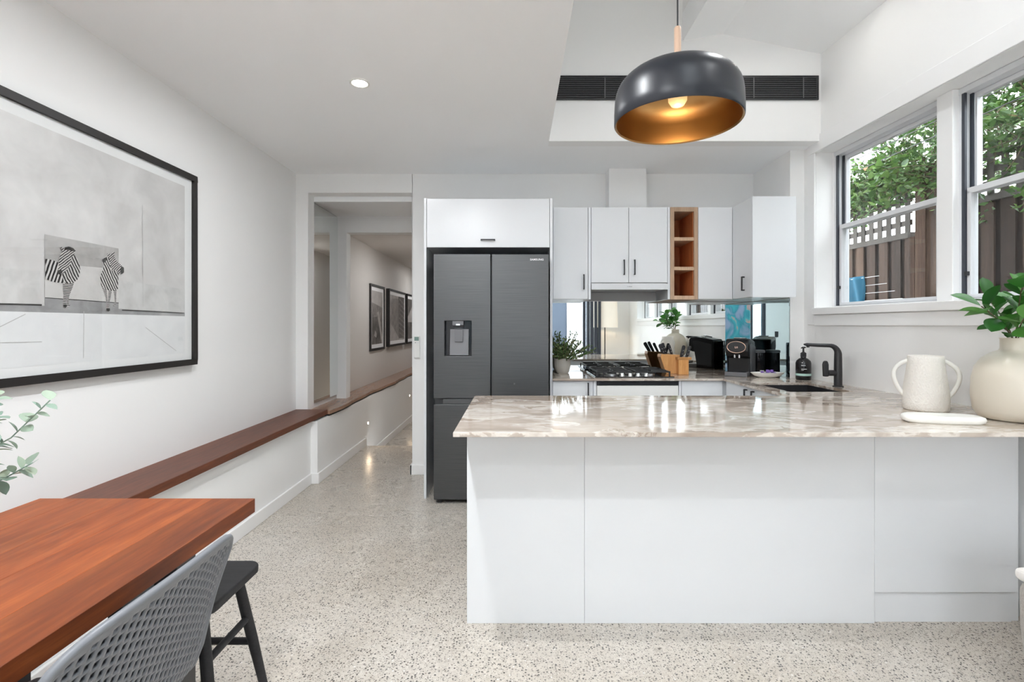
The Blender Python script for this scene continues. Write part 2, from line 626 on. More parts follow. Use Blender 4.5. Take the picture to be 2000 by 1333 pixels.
def text_mesh(name, body, size, mat, parent, loc, rot=(PI / 2, 0, 0), depth=0.0006, bold=0.0, sx=1.0):
    cu = bpy.data.curves.new(name, 'FONT')
    cu.body = body
    cu.size = size
    cu.extrude = depth
    cu.offset = bold
    cu.align_x = 'CENTER'
    cu.resolution_u = 2
    t = bpy.data.objects.new(name + '_tmp', cu)
    COL.objects.link(t)
    dg = bpy.context.evaluated_depsgraph_get()
    me = bpy.data.meshes.new_from_object(t.evaluated_get(dg))
    bpy.data.objects.remove(t)
    bpy.data.curves.remove(cu)
    me.materials.clear()
    me.materials.append(M[mat])
    o = bpy.data.objects.new(name, me)
    COL.objects.link(o)
    o.parent = parent
    o.location = Vector(loc) - worldloc(parent)
    o.rotation_euler = rot
    o.scale = (sx, 1, 1)
    return o

# ================================================================ THE SETTING
YB = 4.35          # back wall face
YR = -2.10         # rear wall face (behind the camera)
XL = -1.87         # left wall face
ZC = 2.555         # flat ceiling
VX0, VX1 = 0.229, 1.163   # raised ceiling starts / skylight shaft ends
YV = 3.578         # bulkhead face
ZT = 3.9           # top of the skylight shaft
XM = 2.015         # kitchen side wall (mirror wall)
ZW = 0.880         # worktop height

struct(box('floor', 'polished_concrete', XL - 0.1, 2.5, YR - 0.15, 5.39, -0.12, 0.0))
struct(box('floor_hall', 'polished_concrete', XL - 0.1, -0.78, 5.39, 10.6, -0.30, -0.18))

struct(MB().box(XL - 0.12, XL, YR - 0.15, YB, 0, ZC + 0.1).build('wall_left', 'wall_paint'))
struct(MB().box(XL, -1.645, YR, 4.10, 0, 0.5115).build('wall_left_lower', 'wall_paint'))
struct(MB().box(XL, -1.59, 4.10, 5.39, 0, 0.498).box(XL, -1.59, 5.39, 10.5, -0.18, 0.498).build('wall_hall_lower', 'wall_paint'))
# back wall with the hall opening
struct(MB().box(XL - 0.12, -1.77, YB, 4.48, 0.499, ZC + 0.1).box(-0.883, XM + 0.1, YB, 4.48, 0, ZC + 0.1)
       .box(-1.77, -0.883, YB, 4.48, 2.394, ZC + 0.1).build('wall_back', 'wall_paint', bevel=0.003))
# kitchen side wall behind the mirror splashback and its end
struct(box('wall_right_kitchen', 'wall_paint', XM, 2.45, 3.766, YB, 0, ZC + 0.05))
# window wall: below, above and at both ends of the window run
WY0, WY1 = -1.16, 3.63
ZS, ZH = 1.372, 2.49
struct(MB(skew).box(0, 0.20, YR - 0.15, 3.80, 0, ZS - 0.03).box(0, 0.20, YR - 0.15, 3.80, ZH, 3.5)
       .box(0, 0.20, WY1, 3.80, ZS - 0.03, ZH).box(0, 0.20, YR - 0.15, WY0, ZS - 0.03, ZH).build('wall_right', 'wall_paint'))
# rear wall (behind the camera) with the folding-door opening
rw = MB()
rw.box(XL - 0.12, -1.25, YR - 0.15, YR, 0, 2.40).box(-0.92, -0.32, YR - 0.15, YR, 0, 2.40).box(1.75, 2.6, YR - 0.15, YR, 0, 2.40)
rw.box(XL - 0.12, 2.6, YR - 0.15, YR, 2.40, 2.55).box(XL - 0.12, 2.6, YR - 0.15, YR, 2.55, ZT)
struct(rw.build('wall_rear', 'wall_paint'))
sg_ = struct(MB().box(-1.25, -1.19, YR - 0.1, YR - 0.03, 0, 2.40).box(-0.98, -0.92, YR - 0.1, YR - 0.03, 0, 2.40).box(-1.19, -0.98, YR - 0.1, YR - 0.03, 0, 0.08).box(-1.19, -0.98, YR - 0.1, YR - 0.03, 2.32, 2.40).build('window_rear', 'window_dark'))
box('pane', 'window_glass', -1.19, -0.98, YR - 0.067, YR - 0.063, 0.08, 2.32, sg_)

# ceilings
struct(MB().box(XL - 0.12, VX0, YR - 0.15, YB + 0.13, ZC, ZC + 0.12).box(VX0, 2.2, YV, YB + 0.13, ZC, ZC + 0.12).build('ceiling', 'ceiling_paint'))
c = MB()
c.prism([(VX1, 3.25), (1.442, 3.303), (2.14, 3.16), (2.6, 3.16), (2.6, 3.45), (VX1, 3.45)], YR - 0.15, YV, 'y')
struct(c.build('ceiling_raised', 'ceiling_paint'))
struct(MB().box(VX0, 2.5, YV - 0.004, YV + 0.1, ZC - 0.0005, ZT).build('wall_bulkhead', 'wall_paint'))
struct(MB().box(VX0 - 0.1, VX0, YR, YV, ZC + 0.12, ZT).box(VX1, VX1 + 0.1, YR, YV, 3.451, ZT)
       .box(VX0, VX1, YR, -2.0, ZT - 0.1, ZT).box(VX0, VX1, -0.30, YV, ZT - 0.1, ZT).build('wall_skylight_shaft', 'wall_paint'))
sk = struct(MB().box(VX0, VX1, -2.0, -1.94, ZT - 0.02, ZT + 0.06).box(VX0, VX1, -0.36, -0.30, ZT - 0.02, ZT + 0.06)
            .box(VX0, VX0 + 0.05, -1.94, -0.36, ZT - 0.02, ZT + 0.06).box(VX1 - 0.05, VX1, -1.94, -0.36, ZT - 0.02, ZT + 0.06).build('window_skylight_added', 'trim_paint'))  # unseen skylight, added behind the camera to brighten the room
box('pane', 'window_glass', VX0 + 0.05, VX1 - 0.05, -1.94, -0.36, ZT + 0.03, ZT + 0.034, sk)

# hall beyond the opening
struct(MB().box(XL - 0.12, -1.784, 4.48, 5.09, 0.499, 2.6).build('wall_lobby_left', 'wall_paint'))
struct(MB().box(XL - 0.12, -1.688, 5.09, 5.21, 0.499, 2.6).box(-1.688, -0.78, 5.09, 5.21, 2.19, 2.6).build('wall_lobby_arch', 'wall_paint', bevel=0.003))
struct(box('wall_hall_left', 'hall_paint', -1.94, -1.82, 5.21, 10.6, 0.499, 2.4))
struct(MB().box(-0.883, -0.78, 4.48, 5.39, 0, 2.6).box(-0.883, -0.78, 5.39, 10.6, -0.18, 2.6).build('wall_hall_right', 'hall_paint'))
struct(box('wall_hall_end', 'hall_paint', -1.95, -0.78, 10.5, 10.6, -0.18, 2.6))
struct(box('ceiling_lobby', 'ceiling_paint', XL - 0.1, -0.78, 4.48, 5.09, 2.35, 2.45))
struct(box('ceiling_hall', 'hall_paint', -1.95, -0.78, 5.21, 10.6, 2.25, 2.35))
mp_ = struct(box('trim_lobby_mirror', 'picture_frame_black', -1.784, -1.776, 4.481, 5.085, 0.582, 2.345))
box('mirror_glass', 'mirror_silver', -1.776, -1.770, 4.483, 5.083, 0.584, 2.340, mp_)

# baseboards
def skirting(name, x0, x1, y0, y1, z=0.0, h=0.085):
    return struct(MB().box(x0, x1, y0, y1, z, z + h).build(name, 'trim_paint', bevel=0.004))


skirting('baseboard_left', -1.645, -1.630, YR, 4.086)
skirting('baseboard_pier', -1.645, -1.575, 4.086, 4.10)
skirting('baseboard_hall', -1.59, -1.575, 4.10, 5.39)
skirting('baseboard_hall_lower', -1.59, -1.575, 5.40, 10.5, -0.18)
skirting('baseboard_back', -0.900, -0.674, 4.335, 4.35)
skirting('baseboard_hall_right', -0.900, -0.883, 4.335, 5.39)
o = struct(MB(skew).box(-0.015, 0, YR, 2.16, 0, 0.085).build('baseboard_right', 'trim_paint', bevel=0.004))

# timber ledges along the lower wall
tag(MB().box(XL, -1.600, YR, 4.348, 0.512, 0.554).build('timber_ledge', 'ledge_wood', bevel=0.003),
    'long dark red timber ledge capping the low wall beside the dining table', 'ledge')
poly = [(-1.82, 5.21), (-1.82, 10.5)]
n = 40
front = []
for i in range(n + 1):
    y = 10.5 - (10.5 - 4.35) * i / n
    front.append((-1.583 + 0.012 * math.sin(y * 3.1) + 0.006 * math.sin(y * 9.7), y))
front[-1] = (-1.583, 4.35)
poly = [(-1.769, 4.35), (-1.769, 4.48), (-1.783, 4.481), (-1.783, 5.09), (-1.687, 5.09), (-1.687, 5.21), (-1.819, 5.211), (-1.819, 10.5)] + front
hl = thing('live_edge_ledge', 'paler live-edge timber ledge running down the hallway past the mirror', 'ledge', (-1.7, 7, 0.50))
MB().prism(poly, 0.512, 0.541, 'z').build('slab', 'hall_ledge_wood', hl)
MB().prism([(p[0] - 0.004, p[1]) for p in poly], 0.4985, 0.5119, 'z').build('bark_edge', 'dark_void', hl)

# window run in the right wall -------------------------------------------------
wins = []
yy = WY1
tr_ = MB(skew)
tr_.box(-0.012, 0.0, WY0 - 0.09, WY1 + 0.075, ZH + 0.001, ZH + 0.115)
tr_.box(-0.012, 0.0, WY1 + 0.001, WY1 + 0.075, 1.27, ZH)
tr_.box(-0.012, 0.0, WY0 - 0.09, WY0 - 0.001, 1.27, ZH)
tr_.box(-0.012, 0.0, WY0, WY1, 1.265, ZS - 0.031)
struct(tr_.build('trim_window_architrave', 'trim_paint', bevel=0.003), 'white architrave and apron boards around the side windows')
struct(MB(skew).box(-0.03, 0.12, WY0, WY1, ZS - 0.030, ZS + 0.018).build('trim_window_sill', 'trim_paint', bevel=0.004))
FX = 0.12
edges = [(2.746, 3.615), (1.790, 2.650), (0.835, 1.694), (-0.12, 0.739), (-1.145, -0.216)]
jb = MB(skew)
for (a, b), (c0, d0) in zip(edges[1:], edges[:-1]):
    jb.box(FX - 0.03, FX + 0.10, b, c0, ZS + 0.018, ZH)
jb.box(FX - 0.005, FX + 0.10, 3.615, WY1, ZS + 0.018, ZH)
jb.box(FX - 0.005, FX + 0.10, WY0, -1.145, ZS + 0.018, ZH)
struct(jb.build('trim_window_mullions', 'trim_paint', bevel=0.003))
for k, (a, b) in enumerate(edges):
    z0, z1, zm = ZS + 0.020, ZH - 0.002, 1.955
    fr_ = struct(MB(skew).box(FX, FX + 0.09, a, b, z1 - 0.03, z1).box(FX, FX + 0.09, a, b, z0, z0 + 0.012).build('window_%d' % (k + 1), 'aluminium_frame', bevel=0.002),
                 'white aluminium double-hung window in the side wall')
    for nm, (ya, yb) in (('jamb_channel', (b - 0.031, b - 0.014)), ('jamb_channel', (a + 0.014, a + 0.031))):
        MB(skew).box(FX + 0.046, FX + 0.0545, ya, yb, z0 + 0.012, z1 - 0.03).build(nm, 'window_dark', fr_)
        MB(skew).box(FX + 0.004, FX + 0.016, ya, yb, z0 + 0.012, z1 - 0.03).build(nm, 'window_dark', fr_)
        ym = b - 0.0138 if ya > (a + b) / 2 else a + 0.0002
        MB(skew).box(FX + 0.004, FX + 0.09, ym, ym + 0.0136, z0 + 0.012, z1 - 0.03).build('jamb_rib', 'aluminium_frame', fr_)
    us = MB(skew)
    ya, yb = a + 0.032, b - 0.032
    for (p, q, r, s) in ((ya, yb, zm - 0.012, zm + 0.024), (ya, yb, z1 - 0.055, z1 - 0.031), (ya, ya + 0.012, zm, z1 - 0.05), (yb - 0.012, yb, zm, z1 - 0.05)):
        us.box(FX + 0.055, FX + 0.085, p, q, r, s)
    us = us.build('upper_sash', 'aluminium_frame', fr_, bevel=0.002)
    MB(skew).box(FX + 0.068, FX + 0.072, ya + 0.012, yb - 0.012, zm + 0.024, z1 - 0.055).build('pane', 'window_glass', us)
    ls = MB(skew)
    for (p, q, r, s) in ((ya, yb, zm - 0.016, zm + 0.014), (ya, yb, z0 + 0.014, z0 + 0.034), (ya, ya + 0.022, z0 + 0.03, zm), (yb - 0.022, yb, z0 + 0.03, zm)):
        ls.box(FX + 0.014, FX + 0.048, p, q, r, s)
    ls = ls.build('lower_sash', 'aluminium_frame', fr_, bevel=0.002)
    MB(skew).box(FX + 0.030, FX + 0.034, ya + 0.022, yb - 0.022, z0 + 0.034, zm - 0.016).build('pane', 'window_glass', ls)
    MB(skew).box(FX - 0.004, FX + 0.014, yb - 0.016, yb - 0.004, z0 + 0.13, z0 + 0.15).build('latch', 'black_matte', ls)

# folding doors at the rear, folded to one side
for i in range(4):
    x = 1.40 + 0.075 * i
    d = struct(MB().box(x, x + 0.05, YR + 0.02, YR + 0.09, 0.02, 2.38).box(x, x + 0.05, YR + 0.62, YR + 0.69, 0.02, 2.38)
               .box(x, x + 0.05, YR + 0.09, YR + 0.62, 2.30, 2.38).box(x, x + 0.05, YR + 0.09, YR + 0.62, 0.02, 0.12).build('door_%d' % (i + 1), 'window_dark', bevel=0.003),
               'dark aluminium folding glass door leaf folded back at the rear opening')
    box('pane', 'window_glass', x + 0.02, x + 0.026, YR + 0.09, YR + 0.62, 0.12, 2.30, d)
struct(box('trim_door_head', 'window_dark', -0.32, 1.75, YR - 0.12, YR - 0.02, 2.34, 2.40))
struct(box('trim_door_jamb', 'window_dark', 1.70, 1.75, YR - 0.12, YR - 0.02, 0.0, 2.34))

# air vent in the bulkhead
vt = thing('air_vent', 'long black slatted air vent in the bulkhead behind the pendant lamp', 'air vent', (1.17, YV, 2.838))
VY = YV - 0.005
box('backing', 'dark_void', 0.25, 2.095, VY - 0.002, VY, 2.845, 3.0, vt)
f = MB().box(0.232, 2.105, VY - 0.014, VY - 0.002, 2.838, 2.850).box(0.232, 2.105, VY - 0.014, VY - 0.002, 2.994, 3.006)
f.box(0.232, 0.244, VY - 0.014, VY - 0.002, 2.850, 2.994).box(2.093, 2.105, VY - 0.014, VY - 0.002, 2.850, 2.994)
f.build('frame', 'black_metal', vt)
for i in range(11):
    z = 2.8575 + 0.0129 * i
    MB().prism([(VY - 0.013, z - 0.001), (VY - 0.003, z + 0.006), (VY - 0.003, z + 0.008), (VY - 0.013, z + 0.002)], 0.244, 2.093, 'x').build('slat', 'plastic_grey', vt)
for i in range(6):
    x = 0.27 + 0.345 * i
    box('rib', 'plastic_grey', x, x + 0.006, VY - 0.015, VY - 0.013, 2.850, 2.994, vt)


# ceiling downlights: two in view, the others added out of view for brightness
def downlight(x, y, z, label, power=6):
    t = thing('downlight', label, 'downlight', (x, y, z), 'recessed downlights')
    MB().lathe([(0.040, -0.001), (0.052, -0.001), (0.052, -0.006), (0.048, -0.007), (0.040, -0.004)], (x, y, z), 28, closed=True).build('trim_ring', 'plastic_white', t, smooth=40)
    MB().cyl((x, y, z - 0.003), 0.040, 0.002, 24).build('lens', 'downlight_lens', t)
    l = area('downlight_lamp', (x, y, z - 0.012), (0, 0, 0), 0.07, 0.07, power, (0.94, 0.97, 1.0), shape='DISK')
    l.data.spread = math.radians(178)
    l.parent = t
    l.location = (0, 0, -0.012)


downlight(-0.83, 2.717, ZC, 'round white downlight in the flat ceiling left of the raised part', 6)
downlight(1.775, 2.98, 3.228, 'round downlight in the raised ceiling above the windows', 0.4)
downlight(1.28, 2.2, 3.270, 'round added downlight, out of view in the raised ceiling above the breakfast bar', 5)  # added out of view to brighten the kitchen side
for y_, lb_ in ((1.45, 'round added downlight, out of view in the flat ceiling over the dining table'), (0.2, 'round added downlight, out of view in the flat ceiling over the near table end'), (-1.05, 'round added downlight, out of view in the flat ceiling nearest the rear wall')):
    downlight(-0.50, y_, ZC, lb_, 15)  # added lamps out of view, lifting the ceiling and left walls
downlight(1.60, 0.6, 3.268, 'round added downlight, out of view in the raised ceiling near the sofa', 5)  # added lamp out of view, for side light
downlight(-0.99, 6.2, 2.25, 'round added downlight hidden in the hallway ceiling, nearer one', 4.5)  # added behind the opening's edge to even out the hallway light
downlight(-1.08, 8.6, 2.25, 'round added downlight hidden in the hallway ceiling, farther one', 4.5)  # second added hallway lamp, hidden from view

for (x, y, z, lb) in ((-1.59, 5.486, 0.22, 'small round step light low in the hallway wall, nearer one'),
                      (-1.59, 7.63, 0.22, 'small round step light low in the hallway wall, farther one')):
    t = thing('step_light', lb, 'step light', (x, y, z), 'hallway step lights')
    MB().cyl((x, y, z), 0.022, 0.004, 20, 'x').build('bezel', 'steel', t)
    MB().cyl((x + 0.004, y, z), 0.013, 0.003, 16, 'x').build('lens', 'step_lens', t)
    l = area('step_lamp', (x, y, z), (0, -PI / 2, 0), 0.025, 0.025, 0.45, (1.0, 0.75, 0.5), shape='DISK')
    l.parent = t
    l.location = (0.012, 0, 0)

# ================================================================ KITCHEN
def pull(parent, c, length, face='y', upright=True, mat='black_metal', reach=0.026, t=0.009):
    """thin square bar handle; face y: sticks out to -y, face x: sticks out to -x"""
    cx, cy, cz = c
    h = length / 2
    m = MB()
    if face == 'y':
        if upright:
            m.box(cx - t / 2, cx + t / 2, cy - reach, cy - reach + t, cz - h, cz + h)
            for z in (cz - h, cz + h - t):
                m.box(cx - t / 2, cx + t / 2, cy - reach + t, cy, z, z + t)
        else:
            m.box(cx - h, cx + h, cy - reach, cy - reach + t, cz - t / 2, cz + t / 2)
            for x in (cx - h, cx + h - t):
                m.box(x, x + t, cy - reach + t, cy, cz - t / 2, cz + t / 2)
    else:
        if upright:
            m.box(cx - reach, cx - reach + t, cy - t / 2, cy + t / 2, cz - h, cz + h)
            for z in (cz - h, cz + h - t):
                m.box(cx - reach + t, cx, cy - t / 2, cy + t / 2, z, z + t)
        else:
            m.box(cx - reach, cx - reach + t, cy - h, cy + h, cz - t / 2, cz + t / 2)
            for y in (cy - h, cy + h - t):
                m.box(cx - reach + t, cx, y, y + t, cz - t / 2, cz + t / 2)
    return m.build('handle', mat, parent, bevel=0.0015)


WHT = 'cabinet_white'
# --- fridge surround with the overhead cupboard
FY = 3.737
t = thing('fridge_cabinet', 'tall white cabinet surround with overhead flap door enclosing the fridge', 'cabinet', (-0.2, 4.0, 0))
box('side_panel', WHT, -0.673, -0.655, FY, YB - 0.002, 0, 2.198, t, 0.0015)
box('side_panel', WHT, 0.247, 0.265, FY, YB - 0.002, 0, 2.198, t, 0.0015)
box('overhead_box', WHT, -0.655, 0.247, FY + 0.021, YB - 0.002, 1.838, 2.196, t)
d = box('flap_door', WHT, -0.652, 0.244, FY, FY + 0.019, 1.837, 2.192, t, 0.0015)
pull(d, (-0.205, FY, 1.890), 0.105, upright=False)
box('back_panel', 'cabinet_inside', -0.655, 0.247, YB - 0.012, YB - 0.002, 0.05, 1.836, t)

# --- fridge
t = thing('refrigerator', 'dark brushed steel four-door refrigerator with a water dispenser', 'refrigerator', (-0.176, 3.95, 0))
F0 = 3.63
box('body', 'fridge_dark', -0.580, 0.228, F0 + 0.065, 4.30, 0.035, 1.760, t, 0.004)
# left upper door with the dispenser recess
dx0, dx1, dz0, dz1 = -0.508, -0.316, 1.049, 1.300
ld = MB()
a, b, z0, z1 = -0.584, -0.183, 0.751, 1.772
xs, zs = [a, dx0, dx1, b], [z0, dz0, dz1, z1]
for i in range(3):
    for j in range(3):
        if not (i == 1 and j == 1):
            ld.add([(xs[i], F0, zs[j]), (xs[i + 1], F0, zs[j]), (xs[i + 1], F0, zs[j + 1]), (xs[i], F0, zs[j + 1])], [(0, 1, 2, 3)])
for p, q in (((a, z0), (b, z0)), ((b, z0), (b, z1)), ((b, z1), (a, z1)), ((a, z1), (a, z0)),
             ((dx0, dz0), (dx1, dz0)), ((dx1, dz0), (dx1, dz1)), ((dx1, dz1), (dx0, dz1)), ((dx0, dz1), (dx0, dz0))):
    ld.add([(p[0], F0, p[1]), (q[0], F0, q[1]), (q[0], F0 + 0.060, q[1]), (p[0], F0 + 0.060, p[1])], [(0, 1, 2, 3)])
ld.add([(a, F0 + 0.060, z0), (b, F0 + 0.060, z0), (b, F0 + 0.060, z1), (a, F0 + 0.060, z1)], [(0, 1, 2, 3)])
ld = ld.build('door', 'fridge_steel', t, bevel=0.003)
disp = MB().box(dx0 + 0.001, dx1 - 0.001, F0 + 0.052, F0 + 0.058, dz0 + 0.001, dz1 - 0.001)
disp = disp.build('dispenser', 'black_gloss', ld)
MB().prism([(F0 + 0.014, dz0 + 0.006), (F0 + 0.050, dz0 + 0.006), (F0 + 0.050, dz1 - 0.06), (F0 + 0.044, dz1 - 0.06)], dx0 + 0.036, dx1 - 0.024, 'x').build('dispenser_back', 'plastic_grey', ld)
MB().prism([(F0 + 0.004, dz1 - 0.03), (F0 + 0.05, dz1 - 0.045), (F0 + 0.05, dz1 - 0.002), (F0 + 0.004, dz1 - 0.002)], dx0 + 0.056, dx1 - 0.058, 'x').build('dispenser_head', 'plastic_grey', ld)
box('dispenser_light', 'chrome', dx0 + 0.082, dx1 - 0.082, F0 + 0.002, F0 + 0.0038, dz1 - 0.032, dz1 - 0.022, ld)
box('dispenser_paddle', 'plastic_grey', dx0 + 0.070, dx1 - 0.064, F0 + 0.016, F0 + 0.024, dz1 - 0.150, dz1 - 0.065, ld, 0.002)
rd = box('door', 'fridge_steel', -0.173, 0.232, F0, F0 + 0.060, 0.751, 1.772, t, 0.003)
text_mesh('lettering', 'SAMSUNG', 0.020, 'lettering_white', rd, (0.147, F0 - 0.0005, 1.7275), bold=0.0004, sx=1.05)
MB().cyl((-0.012, F0 - 0.0012, 0.853), 0.006, 0.002, 12, 'y').build('badge', 'plastic_grey', rd)
box('door', 'fridge_steel', -0.584, -0.183, F0, F0 + 0.060, 0.030, 0.706, t, 0.003)
box('door', 'fridge_steel', -0.173, 0.232, F0, F0 + 0.060, 0.030, 0.706, t, 0.003)
box('handle_channel', 'fridge_dark', -0.580, 0.228, F0 + 0.030, F0 + 0.0645, 0.704, 0.753, t)
box('channel_lip', 'fridge_steel', -0.520, 0.17, F0 + 0.008, F0 + 0.030, 0.707, 0.742, t, 0.002)
for x in (-0.55, 0.19):
    MB().cyl((x, F0 + 0.05, 0.0), 0.024, 0.034, 16).build('foot', 'black_matte', t)

# --- wall cupboards
UY, UZ0, UZ1 = 4.0, 1.471, 2.191


def wall_cabinet(name, label, x0, x1, doors, z0=UZ0, handles=()):
    t = thing(name, label, 'cabinet', ((x0 + x1) / 2, 4.17, z0))
    box('body', WHT, x0, x1, UY + 0.020, YB - 0.001, z0, UZ1, t)
    for i, (a, b) in enumerate(doors):
        d = box('door', WHT, a, b, UY, UY + 0.019, z0 + 0.002, UZ1 - 0.001, t, 0.0015)
        if i < len(handles) and handles[i]:
            pull(d, (handles[i], UY, z0 + (0.07 if z0 > 1.5 else 0.085) + 0.05), 0.118)
    return t


t = wall_cabinet('wall_cabinet', 'narrow white wall cupboard next to the fridge cabinet', 0.288, 0.584, [(0.290, 0.561)], handles=[0.528])
box('filler_panel', WHT, 0.265, 0.288, UY, UY + 0.02, UZ0, UZ1, t)
box('filler_panel', WHT, 0.565, 0.584, UY, UY + 0.02, UZ0, UZ1, t, 0.0015)
t = wall_cabinet('wall_cabinet', 'white two-door wall cupboard above the rangehood', 0.585, 1.203, [(0.587, 0.878), (0.882, 1.182)], z0=1.600, handles=[0.842, 0.924])
box('filler_panel', WHT, 1.185, 1.203, UY, YB - 0.001, UZ0, UZ1, t, 0.0015)
t = wall_cabinet('wall_cabinet', 'white corner wall cupboard beside the open oak shelf', 1.421, XM - 0.001, [(1.423, 1.690)])
# side cupboard against the right wall
t = thing('wall_cabinet', 'white side wall cupboard over the coffee machine, its plain end facing the room', 'cabinet', (1.85, 3.83, UZ0))
box('body', WHT, 1.711, XM - 0.001, 3.679, UY - 0.001, UZ0, UZ1, t)
box('end_panel', WHT, 1.691, XM - 0.014, 3.660, 3.678, UZ0 - 0.003, UZ1, t, 0.0015)
d = box('door', WHT, 1.691, 1.710, 3.680, UY - 0.002, UZ0 + 0.002, UZ1 - 0.001, t, 0.0015)
pull(d, (1.691, 3.79, UZ0 + 0.105), 0.105, face='x')

# oak open shelf between cupboards
t = thing('open_shelf', 'narrow open oak shelf unit with three pigeonholes between white cupboards', 'shelf', (1.312, 4.17, UZ0))
X0, X1 = 1.2045, 1.4195
YF = UY - 0.004
box('side', 'niche_oak', X0, X0 + 0.030, YF, YB - 0.012, UZ0 - 0.002, UZ1, t, 0.001)
box('side', 'niche_oak', X1 - 0.030, X1, YF, YB - 0.012, UZ0 - 0.002, UZ1, t, 0.001)
box('top', 'niche_oak', X0 + 0.030, X1 - 0.030, YF, YB - 0.012, UZ1 - 0.034, UZ1, t)
box('bottom', 'niche_oak', X0 + 0.030, X1 - 0.030, YF, YB - 0.012, UZ0 - 0.002, UZ0 + 0.028, t)
for z in (1.699, 1.930):
    box('shelf_board', 'niche_oak', X0 + 0.030, X1 - 0.030, YF + 0.004, YB - 0.012, z, z + 0.026, t)
box('back', 'niche_inside', X0, X1, YB - 0.0115, YB - 0.001, UZ0, UZ1, t)
for (a, b) in ((UZ0 + 0.028, 1.699), (1.725, 1.930), (1.956, UZ1 - 0.034)):
    box('lining', 'niche_inside', X0 + 0.030, X0 + 0.034, YF + 0.02, YB - 0.012, a, b, t)
    box('lining', 'niche_inside', X1 - 0.034, X1 - 0.030, YF + 0.02, YB - 0.012, a, b, t)

# rangehood
t = thing('rangehood', 'slim silver slide-out rangehood under the two-door cupboard', 'rangehood', (0.88, 4.15, 1.545))
box('body', 'steel', 0.588, 1.183, UY + 0.02, YB - 0.002, 1.548, 1.599, t)
fb = box('front_bar', 'steel', 0.587, 1.183, UY - 0.012, UY + 0.02, 1.545, 1.592, t, 0.002)
mk = MB()
for k_, (a_, b_) in enumerate(((0.866, 0.871), (0.876, 0.882), (0.8835, 0.889), (0.8905, 0.8955), (0.897, 0.903))):
    mk.box(a_, b_, UY - 0.0126, UY - 0.0120, 1.566, 1.5725)
mk.build('marking', 'lettering_grey', fb)
box('rear_panel', 'cabinet_inside', 0.586, 1.184, YB - 0.012, YB - 0.001, 1.476, 1.547, t)
# boxed flue above
tag(box('flue_casing', 'wall_paint', 0.762, 1.068, 4.20, YB - 0.001, UZ1 + 0.0005, ZC - 0.001), 'white boxed-in flue rising from the cupboards to the ceiling', 'flue casing')

# --- mirror splashbacks
o = tag(MB().box(0.266, 1.204, YB - 0.007, YB - 0.001, ZW + 0.001, UZ0 - 0.0005).box(1.204, XM - 0.0065, YB - 0.007, YB - 0.001, ZW + 0.001, UZ0 - 0.0035).build('mirror_splashback', 'mirror_silver'),
        'long mirror splashback behind the cooktop', 'mirror')
o = tag(MB().box(XM - 0.006, XM - 0.001, 3.768, YB - 0.0075, ZW + 0.001, UZ0 - 0.0045).build('mirror_splashback', 'mirror_reflection_tint'),
        'short mirror splashback on the side wall behind the coffee machine', 'mirror')

# --- worktop: back run + sink run + breakfast bar in one slab, with the sink cut-out
xs = [-0.228, 0.266, 1.505, 1.595, 1.970, 2.013, 9.0]
ys = [1.847, 2.819, 2.980, 3.460, 3.720, 3.766, YB - 0.0005]
mask = {}
for i in range(len(xs) - 1):
    for j in range(len(ys) - 1):
        xm, ym = (xs[i] + xs[i + 1]) / 2, (ys[j] + ys[j + 1]) / 2
        inb = (ym < 2.819) or (xm > 1.505 and ym < 3.766) or (ym > 3.72 and 0.266 < xm < 2.013)
        if 1.595 < xm < 1.970 and 2.98 < ym < 3.46:
            inb = False
        mask[i, j] = inb
wt = MB()
TH = 0.0165


def gp(i, j, z):
    x = xs[i] if xs[i] < 8 else wall_x(ys[j]) - 0.001
    return (x, ys[j], z)


for (i, j), on in mask.items():
    if not on:
        continue
    for z in (ZW, ZW - TH):
        wt.add([gp(i, j, z), gp(i + 1, j, z), gp(i + 1, j + 1, z), gp(i, j + 1, z)], [(0, 1, 2, 3)])
    for (di, dj, p, q) in ((-1, 0, (i, j), (i, j + 1)), (1, 0, (i + 1, j), (i + 1, j + 1)), (0, -1, (i, j), (i + 1, j)), (0, 1, (i, j + 1), (i + 1, j + 1))):
        if not mask.get((i + di, j + dj), False):
            wt.add([gp(*p, ZW), gp(*q, ZW), gp(*q, ZW - TH), gp(*p, ZW - TH)], [(0, 1, 2, 3)])
tag(wt.build('worktop', 'veined_stone', bevel=0.0015), 'beige veined polished stone worktop wrapping round the kitchen and breakfast bar', 'worktop')
ZU = ZW - TH - 0.0005

# --- base cabinets
t = thing('base_cabinet', 'white single-door base cabinet between fridge and oven', 'cabinet', (0.43, 4.0, 0))
box('body', WHT, 0.266, 0.588, 3.765, YB - 0.002, 0.0, ZU, t)
d = box('door', WHT, 0.269, 0.562, 3.745, 3.764, 0.13, ZU - 0.004, t, 0.0015)
pull(d, (0.525, 3.745, ZU - 0.07), 0.11)
box('filler_panel', WHT, 0.565, 0.587, 3.745, 3.764, 0.13, ZU - 0.001, t, 0.001)
t = thing('oven', 'built-in underbench oven with dark control strip and white front below the cooktop', 'oven', (0.89, 4.0, 0))
box('body', WHT, 0.5885, 1.19, 3.765, YB - 0.002, 0.0, ZU, t)
box('control_panel', 'oven_dark', 0.592, 1.186, 3.742, 3.764, ZU - 0.034, ZU - 0.006, t, 0.001)
box('door', 'plastic_white', 0.592, 1.186, 3.742, 3.764, 0.13, ZU - 0.037, t, 0.002)
t = thing('base_cabinet', 'white base cabinet right of the oven in the corner', 'cabinet', (1.36, 4.0, 0))
box('body', WHT, 1.1905, 1.545, 3.765, YB - 0.002, 0.0, ZU, t)
box('filler_panel', WHT, 1.191, 1.208, 3.745, 3.764, 0.13, ZU - 0.001, t, 0.001)
box('door', WHT, 1.211, 1.510, 3.745, 3.764, 0.13, ZU - 0.004, t, 0.0015)
